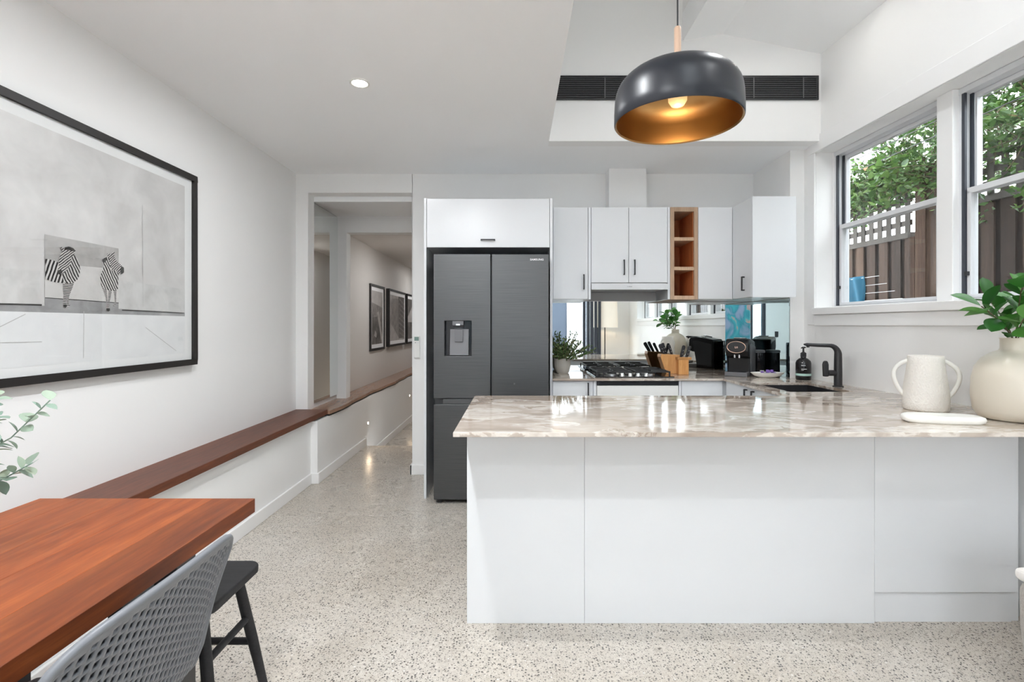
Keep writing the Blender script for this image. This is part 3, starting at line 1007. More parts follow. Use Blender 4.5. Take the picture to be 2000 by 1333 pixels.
t = thing('sink_cabinet', 'white sink base cabinet with paired black handles facing the cooking aisle', 'cabinet', (1.8, 3.2, 0))
m = MB().box(1.545, 1.585, 2.80, 3.744, 0, ZU).box(1.985, 2.11, 2.80, 3.744, 0, ZU).box(1.585, 1.985, 2.80, 2.965, 0, ZU).box(1.585, 1.985, 3.475, 3.744, 0, ZU).box(1.585, 1.985, 2.965, 3.475, 0, 0.6)
m.build('body', WHT, t)
for (a, b, h) in ((3.33, 3.72, 3.38), (2.93, 3.327, 3.28)):
    d = box('door', WHT, 1.526, 1.544, a, b, 0.13, ZU - 0.004, t, 0.0015)
    pull(d, (1.526, h, ZU - 0.075), 0.115, face='x')

# --- breakfast bar
IY = 2.175
t = thing('breakfast_bar', 'long white panelled breakfast bar under the stone overhang', 'breakfast bar', (0.95, 2.4, 0))
box('carcass', WHT, -0.205, wall_x(2.8) - 0.01, IY + 0.019, 2.775, 0.0, ZU, t)
box('front_panel', WHT, -0.209, 0.2904, IY, IY + 0.018, 0.0, ZU, t, 0.0012)
box('front_panel', WHT, 0.2912, 1.5222, IY, IY + 0.018, 0.0, ZU, t, 0.0012)
box('front_door', WHT, 1.5236, 2.1315, IY, IY + 0.018, 0.132, ZU, t, 0.0012)
box('kick_board', WHT, 1.523, 2.115, IY + 0.012, IY + 0.0185, 0.0, 0.128, t)
for (a, b) in ((-0.19, 0.36), (0.363, 0.92), (0.923, 1.48)):
    d = box('door', WHT, a, b, 2.776, 2.794, 0.13, ZU - 0.004, t, 0.0015)

# --- sink, tap
t = thing('sink', 'black undermount kitchen sink set in the stone by the window', 'sink', (1.78, 3.22, 0.66))
zt, zb, th = ZU - 0.0005, 0.665, 0.008
s = MB()
s.box(1.587, 1.595, 2.972, 3.468, zb, zt).box(1.970, 1.978, 2.972, 3.468, zb, zt).box(1.595, 1.970, 2.972, 2.980, zb, zt).box(1.595, 1.970, 3.460, 3.468, zb, zt).box(1.595, 1.970, 2.980, 3.460, zb, zb + 0.008)
s.build('basin', 'black_metal', t)
MB().lathe([(0, 0.0), (0.045, 0.0), (0.045, 0.004), (0.03, 0.002), (0, 0.002)], (1.78, 3.25, zb + 0.008), 24).build('drain', 'steel', t, smooth=40)

t = thing('kitchen_tap', 'matte black square-neck kitchen tap beside the sink', 'tap', (2.028, 3.225, ZW))
bx, by = 2.028, 3.225
MB().lathe([(0, 0), (0.031, 0), (0.031, 0.006), (0.024, 0.008), (0, 0.008)], (bx, by, ZW), 28).build('base', 'black_metal', t, smooth=40)
path = [(bx, by, ZW + 0.006 + 0.02 * i) for i in range(11)]
zt_ = 1.140
R_ = 0.055
path = [(bx, by, ZW + 0.006), (bx, by, 0.98), (bx, by, zt_ - R_)]
rad = [0.0235, 0.0235, 0.0215]
for i in range(1, 9):
    a = PI / 2 * i / 8
    path.append((bx - R_ + R_ * math.cos(a), by, zt_ - R_ + R_ * math.sin(a)))
    rad.append(0.0215 - 0.0095 * i / 8)
path += [(bx - 0.12, by, zt_ + 0.002), (1.83, by, zt_ + 0.006), (1.812, by, zt_ + 0.008)]
rad += [0.0115, 0.0105, 0.004]
MB().tube(path, rad, 20).build('neck', 'black_metal', t, smooth=50)
MB().tube([(1.838, by, zt_ + 0.002), (1.838, by, zt_ - 0.012)], 0.009, 14).build('nozzle', 'black_metal', t, smooth=50)
MB().tube([(bx - 0.01, by, 0.967), (1.962, by, 0.967)], 0.0185, 20).build('mixer_stub', 'black_metal', t, smooth=50)
lev = [(1.964, 0.945), (1.964, 1.02), (1.958, 1.040), (1.948, 1.045), (1.938, 1.038), (1.933, 1.02), (1.936, 0.945)]
MB().prism(lev, by - 0.012, by + 0.012, 'y').build('lever', 'black_metal', t, bevel=0.004)

# --- cooktop
t = thing('gas_cooktop', 'black four-burner gas cooktop with cast iron trivets and silver knobs', 'cooktop', (0.882, 4.05, ZW))
cx0, cx1, cy0, cy1 = 0.588, 1.176, 3.80, 4.28
box('plate', 'black_gloss', cx0, cx1, cy0, cy1, ZW, ZW + 0.007, t, 0.002)
burners = [(0.735, 3.935, 0.045), (0.735, 4.16, 0.034), (1.03, 3.935, 0.034), (1.03, 4.16, 0.045)]
for (x, y, r) in burners:
    bn = MB().lathe([(0, 0.007), (r, 0.007), (r, 0.014), (r * 0.9, 0.018), (0, 0.018)], (x, y, ZW), 24).build('burner', 'steel', t, smooth=40)
    MB().lathe([(0, 0.018), (r * 0.8, 0.018), (r * 0.8, 0.025), (r * 0.7, 0.028), (0, 0.028)], (x, y, ZW), 24).build('burner_cap', 'cast_iron', bn, smooth=40)
for xa, xb in ((0.605, 0.868), (0.896, 1.159)):
    tv = MB()
    z0, z1 = ZW + 0.032, ZW + 0.042
    ya, yb = 3.845, 4.262
    w_ = 0.010
    tv.box(xa, xb, ya, ya + w_, z0, z1).box(xa, xb, yb - w_, yb, z0, z1).box(xa, xa + w_, ya + w_, yb - w_, z0, z1).box(xb - w_, xb, ya + w_, yb - w_, z0, z1)
    ym = (ya + yb) / 2
    tv.box(xa + w_, xb - w_, ym - w_ / 2, ym + w_ / 2, z0, z1)
    for (x, y, r) in burners:
        if xa < x < xb:
            tv.box(xa + w_, x - 0.02, y - 0.004, y + 0.004, z0, z1 + 0.004).box(x + 0.02, xb - w_, y - 0.004, y + 0.004, z0, z1 + 0.004)
            lo, hi = (ya + w_, ym - w_ / 2) if y < ym else (ym + w_ / 2, yb - w_)
            tv.box(x - 0.004, x + 0.004, lo, y - 0.02, z0, z1 + 0.004).box(x - 0.004, x + 0.004, y + 0.02, hi, z0, z1 + 0.004)
    for x in (xa, xb - w_):
        for y in (ya, yb - w_):
            tv.box(x, x + w_, y, y + w_, ZW + 0.007, z0)
    tv.build('trivet', 'cast_iron', t)
for x in (0.79, 0.85, 0.91, 0.97):
    kb = MB().lathe([(0, 0.007), (0.018, 0.007), (0.016, 0.028), (0.012, 0.032), (0, 0.032)], (x, 3.822, ZW), 20).build('knob', 'chrome', t, smooth=40)

# ================================================================ THINGS ON THE WORKTOP
def rot_xf(c, ang):
    ca, sa = math.cos(ang), math.sin(ang)
    return lambda p: (c[0] + p[0] * ca - p[1] * sa, c[1] + p[0] * sa + p[1] * ca, p[2])


def smooth_poly(pts, it=2):
    for _ in range(it):
        q = []
        for i in range(len(pts)):
            a, b = Vector(pts[i]), Vector(pts[(i + 1) % len(pts)])
            q += [a * 0.75 + b * 0.25, a * 0.25 + b * 0.75]
        pts = q
    return [tuple(p) for p in pts]


# --- leaf meshes (shared)
def leaf_mesh(name, length, width, mat, fold=0.25, curl=0.2, n=6, tip=1.0, solid=True):
    vs, fs = [], []
    for i in range(n + 1):
        t = i / n
        w_ = width * math.sin(PI * t ** tip) ** (0.62 if tip > 1.1 else 0.75) * 0.5 if 0 < t < 1 else 0.0
        y = length * t
        z = -curl * length * t * t
        vs += [(-w_, y, z + fold * w_), (0, y, z), (w_, y, z + fold * w_)]
    for i in range(n):
        a = i * 3
        fs += [(a, a + 1, a + 4, a + 3), (a + 1, a + 2, a + 5, a + 4)]
    me = bpy.data.meshes.new(name)
    me.from_pydata(vs, [], fs)
    bm = bmesh.new()
    bm.from_mesh(me)
    bmesh.ops.remove_doubles(bm, verts=bm.verts, dist=1e-6)
    bm.to_mesh(me)
    bm.free()
    me.polygons.foreach_set('use_smooth', [True] * len(me.polygons))
    me.materials.append(M[mat])
    return me


def put_leaf(me, parent, pos, direc, roll=0.0, scale=1.0, name='leaf'):
    """leaf runs along +y of its mesh"""
    o = bpy.data.objects.new(name, me)
    COL.objects.link(o)
    q = Vector(direc).normalized().to_track_quat('Y', 'Z')
    o.rotation_mode = 'QUATERNION'
    o.rotation_quaternion = q @ Euler((0, roll, 0)).to_quaternion()
    o.scale = (scale, scale, scale)
    o.parent = parent
    o.location = Vector(pos) - worldloc(parent)
    return o


def foliage(mb, pts, length, width, jitter=0.5):
    """many small leaves joined: pts = [(pos, dir)]"""
    for pos, d in pts:
        d = Vector(d).normalized()
        a = d.cross(Vector((random.uniform(-1, 1), random.uniform(-1, 1), random.uniform(-1, 1))))
        if a.length < 1e-3:
            continue
        a.normalize()
        nrm = d.cross(a)
        k = random.uniform(1 - jitter, 1 + jitter * 0.4)
        L, W = length * k, width * k * 0.5
        p = Vector(pos)
        mb.add([p, p + d * L * 0.45 + a * W + nrm * W * 0.35, p + d * L, p + d * L * 0.45 - a * W + nrm * W * 0.35, p + d * L * 0.5],
               [(0, 4, 1), (1, 4, 2), (0, 3, 4), (4, 3, 2)])


# --- tall cream vase with glossy leafy stems
vx, vy = 2.047, 2.10
t = thing('vase', 'big round cream ceramic vase at the window end of the bar', 'vase', (vx, vy, ZW))
outer = [(0.0, 0.0), (0.095, 0.0), (0.117, 0.008), (0.134, 0.04), (0.1405, 0.10), (0.138, 0.165), (0.128, 0.215), (0.105, 0.252), (0.075, 0.274), (0.052, 0.284), (0.047, 0.292), (0.047, 0.330), (0.050, 0.336)]
inner = [(0.045, 0.334), (0.042, 0.290), (0.06, 0.265), (0.11, 0.20), (0.128, 0.10), (0.10, 0.02), (0.0, 0.015)]
pr = []
MB().lathe(outer + inner, (vx, vy, ZW), 48).build('body', 'vase_cream', t, smooth=60)
g = thing('leafy_cutting', 'bunch of glossy green leafy stems standing in the cream vase', 'plant', (vx, vy, ZW + 0.25))
LM = [leaf_mesh('fiddle_leaf', 0.098, 0.062, 'leaf_fiddle', 0.25, 0.15, 9, 1.35), leaf_mesh('fiddle_leaf', 0.088, 0.060, 'leaf_fiddle', 0.32, 0.05, 9, 1.4), leaf_mesh('fiddle_leaf', 0.078, 0.044, 'leaf_fiddle', 0.3, 0.3, 9, 1.2)]
rnd = random.Random(3)
stems = [((-0.215, -0.10, 0.135), 9), ((-0.14, 0.01, 0.16), 8), ((-0.09, -0.12, 0.235), 10), ((-0.01, -0.07, 0.275), 11), ((0.055, -0.10, 0.20), 9), ((-0.03, 0.10, 0.20), 8), ((-0.12, -0.16, 0.10), 8)]
top = Vector((vx, vy, ZW + 0.325))
for (d, nl) in stems:
    d = Vector(d) * 0.88
    p0 = Vector((vx + d.x * 0.06, vy + d.y * 0.06, ZW + 0.26))
    pts = []
    for i in range(7):
        k = i / 6
        pts.append(top + Vector((d.x * k ** 1.2 + d.x * 0.06, d.y * k ** 1.2 + d.y * 0.06, d.z * (k * 1.25 - 0.25 * k * k))))
    MB().tube([p0] + pts, 0.0022, 6).build('stem', 'stem_brown', g)
    for j in range(nl):
        k = 0.22 + 0.78 * j / (nl - 1)
        i = min(5, int(k * 6))
        p = pts[i].lerp(pts[i + 1], k * 6 - i) if k < 1 else pts[6]
        tang = (pts[i + 1] - pts[i]).normalized()
        a = j * 2.4 + rnd.uniform(-0.3, 0.3)
        side = tang.orthogonal().normalized()
        side.rotate(Matrix.Rotation(a, 3, tang))
        dr = tang * (0.55 if j < nl - 1 else 1.6) + side * 0.95 + Vector((0, 0, 0.25))
        lf = put_leaf(rnd.choice(LM[:2] if k > 0.4 else LM[1:]), g, p, dr, rnd.uniform(-0.5, 0.5), rnd.uniform(0.75, 1.12) * (0.8 + 0.25 * k))
        # leaves keep clear of the window wall
        tip = p + dr.normalized() * 0.11
        if tip.x > wall_x(p.y) - 0.02:
            bpy.data.objects.remove(lf)

# --- two-handled textured jug
jx, jy = 1.876, 2.345
t = thing('jug', 'white rough-textured ceramic jug with two looped handles', 'jug', (jx, jy, ZW))
MB().lathe([(0, 0), (0.080, 0), (0.087, 0.008), (0.088, 0.04), (0.084, 0.10), (0.075, 0.17), (0.069, 0.215), (0.069, 0.246), (0.066, 0.249), (0.063, 0.246), (0.063, 0.215), (0.070, 0.16), (0.080, 0.05), (0.0, 0.02)], (jx, jy, ZW), 48).build('body', 'jug_white', t, smooth=60)
for sg in (-1, 1):
    ang = -0.55
    pts = []
    for i in range(13):
        a = PI * i / 12
        r = 0.066 + 0.046 * math.sin(a) ** 0.8 + 0.014 * (i / 12)
        z = 0.225 - 0.16 * i / 12 + (0.018 * math.sin(a))
        pts.append((jx + sg * r * math.cos(ang), jy + sg * r * math.sin(ang), ZW + z))
    MB().tube(pts, 0.0095, 10).build('handle', 'dish_white', t, smooth=60)

# --- white stone tray
tx, ty, ta = 1.700, 2.045, -0.20
out = smooth_poly([(-0.145, -0.045), (-0.06, -0.058), (0.05, -0.060), (0.135, -0.050), (0.143, 0.0), (0.130, 0.045), (0.03, 0.056), (-0.07, 0.058), (-0.140, 0.040)], 2)
m = MB(rot_xf((tx, ty), ta))
n = len(out)
rings = [(0.88, 0.0), (0.97, 0.006), (1.0, 0.016), (0.97, 0.026), (0.90, 0.030), (0.75, 0.029), (0.0, 0.028)]
vs = [(x * k, y * k, ZW + z) for k, z in rings[:-1] for x, y in out]
fs = [tuple(range(n))[::-1]]
for r in range(len(rings) - 2):
    fs += [(r * n + i, r * n + (i + 1) % n, (r + 1) * n + (i + 1) % n, (r + 1) * n + i) for i in range(n)]
fs.append(tuple(range((len(rings) - 2) * n, (len(rings) - 1) * n)))
tag(m.add(vs, fs).build('stone_tray', 'dish_white', smooth=60), 'flat white stone tray in front of the two-handled jug', 'tray')

# --- soap bottle
sx, sy = 2.048, 3.65
t = thing('soap_bottle', 'black pump soap bottle with a mint stripe by the kitchen tap', 'soap bottle', (sx, sy, ZW))
bo = MB().lathe([(0, 0), (0.045, 0), (0.050, 0.006), (0.050, 0.118), (0.046, 0.134), (0.030, 0.150), (0.018, 0.156), (0.017, 0.164), (0, 0.164)], (sx, sy, ZW), 32).build('bottle', 'black_gloss', t, smooth=50)
MB().lathe([(0.0504, 0.030), (0.0504, 0.046)], (sx, sy, ZW), 32).build('stripe', 'mint', bo, smooth=50)
MB().lathe([(0, 0.164), (0.019, 0.164), (0.019, 0.190), (0.010, 0.196), (0.006, 0.200), (0.006, 0.226), (0, 0.226)], (sx, sy, ZW), 24).build('pump', 'black_matte', t, smooth=40)
MB().tube([(sx + 0.012, sy, ZW + 0.230), (sx - 0.012, sy - 0.012, ZW + 0.230), (sx - 0.03, sy - 0.026, ZW + 0.226)], [0.006, 0.006, 0.003], 10).build('spout', 'black_matte', t, smooth=40)
for (z, ln, h) in ((0.102, 0.55, 0.0045), (0.076, 0.72, 0.0045), (0.069, 0.34, 0.0025)):
    mk = MB()
    a0 = -2.35
    k = 7
    for i in range(k):
        a, b = a0 + ln * i / k, a0 + ln * (i + 0.78) / k
        R = 0.0505
        mk.add([(sx + R * math.cos(a), sy + R * math.sin(a), ZW + z), (sx + R * math.cos(b), sy + R * math.sin(b), ZW + z),
                (sx + R * math.cos(b), sy + R * math.sin(b), ZW + z + h), (sx + R * math.cos(a), sy + R * math.sin(a), ZW + z + h)], [(0, 1, 2, 3)])
    mk.build('marking', 'lettering_white', bo)

# --- coffee machine, turned towards the room
cxm, cym, ang = 1.750, 3.990, -math.atan2(0.59, 0.81)
xf = rot_xf((cxm, cym), ang)      # local -y is the front
t = thing('coffee_machine', 'black capsule coffee machine with a rose-gold oval on its front', 'coffee machine', (cxm, cym, ZW))


def cm(name, mat, build, **kw):
    b = MB(xf)
    build(b)
    return b.build(name, mat, kw.pop('parent', t), **kw)


side = [(0.115, 0.0), (0.115, 0.235), (0.100, 0.262), (-0.06, 0.285), (-0.115, 0.280), (-0.135, 0.255), (-0.140, 0.190), (-0.118, 0.150), (-0.060, 0.140), (-0.055, 0.0)]
cm('body', 'machine_black', lambda b: b.prism([(y, ZW + z) for y, z in side], -0.082, 0.082, 'x'), bevel=0.008, seg=3)
cm('side_panel', 'plastic_grey', lambda b: b.prism([(y, ZW + z) for y, z in [(0.105, 0.02), (0.105, 0.22), (-0.05, 0.25), (-0.09, 0.24), (-0.05, 0.03)]], 0.0825, 0.087, 'x'), bevel=0.002)
cm('side_panel', 'black_matte', lambda b: b.prism([(y, ZW + z) for y, z in [(0.105, 0.02), (0.105, 0.22), (-0.05, 0.25), (-0.09, 0.24), (-0.05, 0.03)]], -0.087, -0.0825, 'x'), bevel=0.002)
cm('drip_tray', 'plastic_grey', lambda b: b.box(-0.080, 0.080, -0.165, -0.056, ZW, ZW + 0.034), bevel=0.006)
cm('tray_grid', 'black_gloss', lambda b: b.box(-0.066, 0.066, -0.152, -0.062, ZW + 0.034, ZW + 0.037))
ov = MB(xf)
e = []
for i in range(40):
    a = 2 * PI * i / 40
    e.append((0.066 * math.cos(a), -0.1425, ZW + 0.222 + 0.043 * math.sin(a)))
ov.tube(e + [e[0]], 0.0032, 8)
ov.build('oval_ring', 'rose_gold', t, smooth=60)
cm('oval_plate', 'black_gloss', lambda b: b.prism([(0.064 * math.cos(2 * PI * i / 32), ZW + 0.222 + 0.041 * math.sin(2 * PI * i / 32)) for i in range(32)], -0.1425, -0.134, 'y'))
lg = MB(xf)
for (a, b_, c_, d_) in ((-0.010, -0.007, 0.214, 0.228), (-0.007, -0.002, 0.214, 0.217), (0.000, 0.003, 0.214, 0.226), (0.003, 0.007, 0.223, 0.226), (0.007, 0.010, 0.214, 0.226)):
    lg.box(a, b_, -0.1432, -0.1425, ZW + c_, ZW + d_)
lg.build('emblem', 'rose_gold', t)
for x in (-0.017, 0.017):
    cm('spout', 'chrome', lambda b: b.tube([(x, -0.118, ZW + 0.165), (x, -0.118, ZW + 0.140)], 0.008, 12), smooth=50)
cm('water_tank', 'smoked_glass', lambda b: b.box(-0.07, 0.03, 0.117, 0.150, ZW + 0.0, ZW + 0.25), bevel=0.006)
cm('lever', 'chrome', lambda b: b.tube([(-0.05, 0.02, ZW + 0.28), (-0.04, -0.03, ZW + 0.289), (0.04, -0.03, ZW + 0.289), (0.05, 0.02, ZW + 0.28)], 0.005, 8), smooth=50)

# --- canister
kx, ky = 1.948, 4.125
t = thing('canister', 'black lidded storage canister in the corner behind the purple dish', 'canister', (kx, ky, ZW))
MB().lathe([(0, 0), (0.048, 0), (0.050, 0.003), (0.050, 0.168), (0, 0.168)], (kx, ky, ZW), 32).build('body', 'black_gloss', t, smooth=40)
MB().lathe([(0, 0.1685), (0.053, 0.1685), (0.053, 0.184), (0.048, 0.189), (0, 0.189)], (kx, ky, ZW), 32).build('lid', 'plastic_grey', t, smooth=40)

# --- leaf-shaped dish with purple capsules
dx_, dy_ = 1.868, 3.805
t = thing('leaf_dish', 'white leaf-shaped dish of purple capsules beside the coffee machine', 'dish', (dx_, dy_, ZW))
xf2 = rot_xf((dx_, dy_), -0.05)
out = []
for i in range(36):
    a = 2 * PI * i / 36
    out.append((0.122 * math.cos(a) * (1.0 if abs(math.cos(a)) < 0.9 else 1.03), 0.052 * math.sin(a) * (1 - 0.25 * math.cos(a) ** 6)))
n = len(out)
prof = [(0.45, 0.0), (0.75, 0.012), (0.97, 0.034), (1.0, 0.038), (0.93, 0.034), (0.70, 0.014), (0.4, 0.007)]
vs = [(x * k, y * k, ZW + z) for k, z in prof for x, y in out]
fs = [tuple(range(n))[::-1]]
for r in range(len(prof) - 1):
    fs += [(r * n + i, r * n + (i + 1) % n, (r + 1) * n + (i + 1) % n, (r + 1) * n + i) for i in range(n)]
fs.append(tuple(range((len(prof) - 1) * n, len(prof) * n)))
MB(xf2).add(vs, fs).build('bowl', 'dish_white', t, smooth=70)
for i, (x, y, z) in enumerate(((-0.06, 0.0, 0.016), (-0.025, 0.014, 0.016), (-0.02, -0.018, 0.017), (0.015, 0.0, 0.016), (0.05, 0.008, 0.018), (0.045, -0.018, 0.018), (-0.045, -0.01, 0.036), (0.0, 0.002, 0.036), (0.035, 0.0, 0.037))):
    cp = thing('coffee_capsule', 'purple coffee capsule lying in the white leaf-shaped dish', 'capsule', (dx_ + x, dy_ + y, ZW + z), 'purple capsules in the leaf dish')
    mt = Matrix.Rotation(0.9 * math.sin(i * 2.1), 3, 'X') @ Matrix.Rotation(i * 1.3, 3, 'Z')
    MB().lathe([(0, 0.0), (0.009, 0.0), (0.013, 0.014), (0, 0.014)], (dx_ + x, dy_ + y, ZW + z), 14, mat=mt).build('cup', 'dish_purple', cp, smooth=40)
    MB().lathe([(0, 0.0145), (0.016, 0.0145), (0.016, 0.016), (0, 0.016)], (dx_ + x, dy_ + y, ZW + z), 14, mat=mt).build('foil_lid', 'lettering_white' if i % 3 == 0 else 'dish_purple', cp, smooth=40)

# --- knife block with knives
bx_, by_ = 1.278, 4.13
t = thing('knife_block', 'honey-coloured wooden knife block right of the cooktop', 'knife block', (bx_, by_, ZW))
side = [(-0.075, 0.0), (0.055, 0.0), (0.075, 0.135), (-0.02, 0.165), (-0.115, 0.150)]
main = [(-0.070, 0.0), (0.060, 0.0), (0.060, 0.150), (-0.110, 0.158), (-0.115, 0.135)]
MB().prism([(bx_ - 0.01 + x, ZW + z) for x, z in main], by_ - 0.045, by_ + 0.055, 'y').build('block', 'block_wood', t, bevel=0.003)
box('front_block', 'block_wood', bx_ + 0.002, bx_ + 0.082, by_ - 0.098, by_ - 0.0455, ZW, ZW + 0.115, t, 0.002)
box('ledge', 'block_wood', bx_ - 0.008, bx_ + 0.104, by_ - 0.100, by_ - 0.02, ZW + 0.1155, ZW + 0.136, t, 0.002)
kn = [((bx_ - 0.085, by_ - 0.01, ZW + 0.150), (-0.038, -0.02, 0.075), 0.012, 'black kitchen knife, leftmost in the wooden block'),
      ((bx_ - 0.060, by_ + 0.02, ZW + 0.152), (-0.036, -0.02, 0.080), 0.010, 'black kitchen knife, second from the left in the wooden block'),
      ((bx_ - 0.018, by_ + 0.01, ZW + 0.150), (-0.030, -0.02, 0.072), 0.009, 'black kitchen knife, third from the left in the wooden block'),
      ((bx_ + 0.030, by_ - 0.065, ZW + 0.132), (0.020, -0.01, 0.085), 0.010, 'dark riveted knife in the front slot of the wooden block'),
      ((bx_ + 0.072, by_ - 0.065, ZW + 0.132), (0.026, -0.01, 0.082), 0.010, 'dark riveted knife at the right end of the wooden block')]
for p, d, r, lb in kn:
    p, d, r = Vector(p), Vector(d) * 1.12, r * 1.25
    k = thing('kitchen_knife', lb, 'knife', p, 'knives in the wooden block')
    MB().tube([p, p + d * 0.15, p + d * 0.5, p + d * 0.9, p + d], [r * 0.75, r * 0.9, r, r * 1.1, r * 0.7], 10).build('handle', 'black_matte', k, smooth=50)
    for f_ in (0.3, 0.6):
        q = p + d * f_
        MB().cyl((q.x, q.y - r - 0.001, q.z), 0.003, 0.003, 8, 'y').build('rivet', 'steel', k)

# --- potted plant by the fridge
px_, py_ = 0.378, 4.17
t = thing('potted_plant', 'small bushy green plant in a ribbed concrete pot beside the fridge cabinet', 'plant', (px_, py_, ZW))
MB().lathe([(0, 0), (0.045, 0), (0.052, 0.01), (0.066, 0.06), (0.066, 0.118), (0.062, 0.120), (0.060, 0.116), (0.058, 0.09), (0, 0.09)], (px_, py_, ZW), 32).build('pot', 'pot_concrete', t, smooth=50)
rnd = random.Random(11)
stm, lv = MB(), []
for i in range(64):
    a = rnd.uniform(0, 2 * PI)
    el = rnd.uniform(0.35, 1.45)
    L = rnd.uniform(0.13, 0.255)
    d = Vector((math.cos(a) * math.cos(el) * 1.1 + 0.18, math.sin(a) * math.cos(el) * 0.8 - 0.1, math.sin(el)))
    p0 = Vector((px_ + 0.03 * math.cos(a), py_ + 0.03 * math.sin(a), ZW + 0.095))
    pts = [p0 + d * L * k + Vector((0, 0, -0.06 * L * k * k)) for k in (0, 0.3, 0.6, 0.85, 1.0)]
    ok = [p for p in pts if p.x > 0.285 and p.y < YB - 0.03]
    if len(ok) < 3:
        continue
    stm.tube(ok, 0.0013, 4)
    for j in range(12):
        k = 0.25 + 0.75 * j / 11
        p = p0 + d * L * k + Vector((0, 0, -0.06 * L * k * k))
        if p.x < 0.30 or p.y > YB - 0.05:
            continue
        lv.append((p, d * 0.5 + Vector((rnd.uniform(-1, 1), rnd.uniform(-1, 1), rnd.uniform(-0.4, 0.9)))))
stm.build('stems', 'stem_brown', t)
f = MB()
foliage(f, lv, 0.034, 0.014)
f = f.build('foliage', 'leaf_potted', t, merge=False)
f['kind'] = 'stuff'

# ================================================================ PENDANT LAMP
lx, ly, lz = 0.552, 1.75, 1.9585
R = 0.21
t = thing('pendant_lamp', 'dark navy metal dome pendant lamp with gold inside over the breakfast bar', 'pendant lamp', (lx, ly, lz))
prof = [(R, 0.0), (R + 0.003, 0.004), (R + 0.003, 0.04), (R + 0.001, 0.080)]
for i in range(1, 15):
    a = PI / 2 * i / 14
    prof.append((0.06 + (R - 0.06) * math.cos(a) ** 0.9 if i < 14 else 0.06, 0.080 + 0.106 * math.sin(a) ** 0.92))
prof.append((0.0, 0.1875))
inn = [(max(r - 0.006, 0.0), z - 0.005) for r, z in prof[3:]][::-1] + [(R - 0.006, 0.04), (R - 0.005, 0.004)]
MB().lathe(prof, (lx, ly, lz), 72).build('shade', 'pendant_navy', t, smooth=45)
MB().lathe([(R, 0.0)] + inn[::-1], (lx, ly, lz), 72).build('shade_lining', 'pendant_gold', t, smooth=45)
MB().lathe([(0, 0.1875), (0.0115, 0.1875), (0.0115, 0.325), (0.009, 0.329), (0, 0.329)], (lx, ly, lz), 20).build('rod', 'pendant_wood', t, smooth=40)
MB().tube([(lx, ly, lz + 0.329), (lx, ly, ZT - 0.12)], 0.0028, 8).build('cord', 'black_matte', t, smooth=60)
MB().lathe([(0, -0.02), (0.05, -0.02), (0.05, 0), (0, 0)], (lx, ly, ZT - 0.1), 24).build('ceiling_cap', 'black_matte', t, smooth=40)
MB().lathe([(0, 0.163), (0.02, 0.163), (0.02, 0.145), (0, 0.145)], (lx, ly, lz), 16).build('lamp_holder', 'black_matte', t, smooth=40)
MB().lathe([(0.013, 0.145), (0.014, 0.138), (0.026, 0.118), (0.032, 0.095), (0.031, 0.076), (0.021, 0.060), (0.0, 0.054)], (lx, ly, lz), 24).build('bulb', 'bulb_glass', t, smooth=60)
l = bpy.data.lights.new('bulb_lamp', 'POINT')
l.energy = 0.55
l.color = (1.0, 0.72, 0.42)
l.shadow_soft_size = 0.03
lo = bpy.data.objects.new('bulb_lamp', l)
COL.objects.link(lo)
lo.parent = t
lo.location = (0, 0, 0.020)

# ================================================================ PICTURES
PX = XL + 0.030     # print face of the big picture


def pic(x, y):
    s = -PX * 1000 / (1008 - x)
    return (s, H - (y - 636) * s / 1000)


t = thing('framed_picture', 'large black framed photograph of two zebras at a concrete wall above the ledge', 'picture', (XL, 2.15, 1.043))
ya, yb, za, zb = 1.35, 2.944, 1.043, 2.122
fw = 0.032
f = MB().box(XL + 0.001, XL + 0.040, ya, yb, za, za + fw).box(XL + 0.001, XL + 0.040, ya, yb, zb - fw, zb)
f.box(XL + 0.001, XL + 0.040, ya, ya + fw, za + fw, zb - fw).box(XL + 0.001, XL + 0.040, yb - fw, yb, za + fw, zb - fw)
f.build('frame', 'picture_frame_black', t, bevel=0.002)
box('mat_board', 'mat_board', XL + 0.002, XL + 0.024, ya + fw, yb - fw, za + fw, zb - fw, t)
pr_ = MB()
iy0, iy1, iz0, iz1 = 1.42, 2.852, 1.112, 2.042
zg = 1.318          # where the printed wall meets the printed paving


def flat(name, mat, pts, lift, parent):
    m = MB()
    m.add([(XL + 0.0242 + lift * 2.5, y, z) for y, z in pts], [tuple(range(len(pts)))])
    return m.build(name, mat, parent)


pt = flat('print', 'print_wall', [(iy0, iz0), (iy1, iz0), (iy1, iz1), (iy0, iz1)], 0, t)
flat('print_paving', 'print_paving', [(iy0, iz0), (iy1, iz0), (iy1, zg), (iy0, zg)], 0.0003, pt)
flat('print_shade', 'print_shade', [(iy0, zg), (iy1, zg), (iy1, zg + 0.020), (2.40, zg + 0.026), (1.98, zg + 0.026), (iy0, zg + 0.022)], 0.0003, pt)
flat('print_wall_low', 'print_wall_low', [(2.38, zg + 0.026), (iy1, zg + 0.020), (iy1, zg + 0.15), (2.38, zg + 0.16)], 0.0003, pt)
flat('print_wall_low', 'print_wall_low', [(iy0, zg + 0.022), (1.985, zg + 0.026), (1.985, zg + 0.16), (iy0, zg + 0.15)], 0.0003, pt)


def zc(x, y):
    return pic(70 + x * 0.15, 430 + y * 0.15)


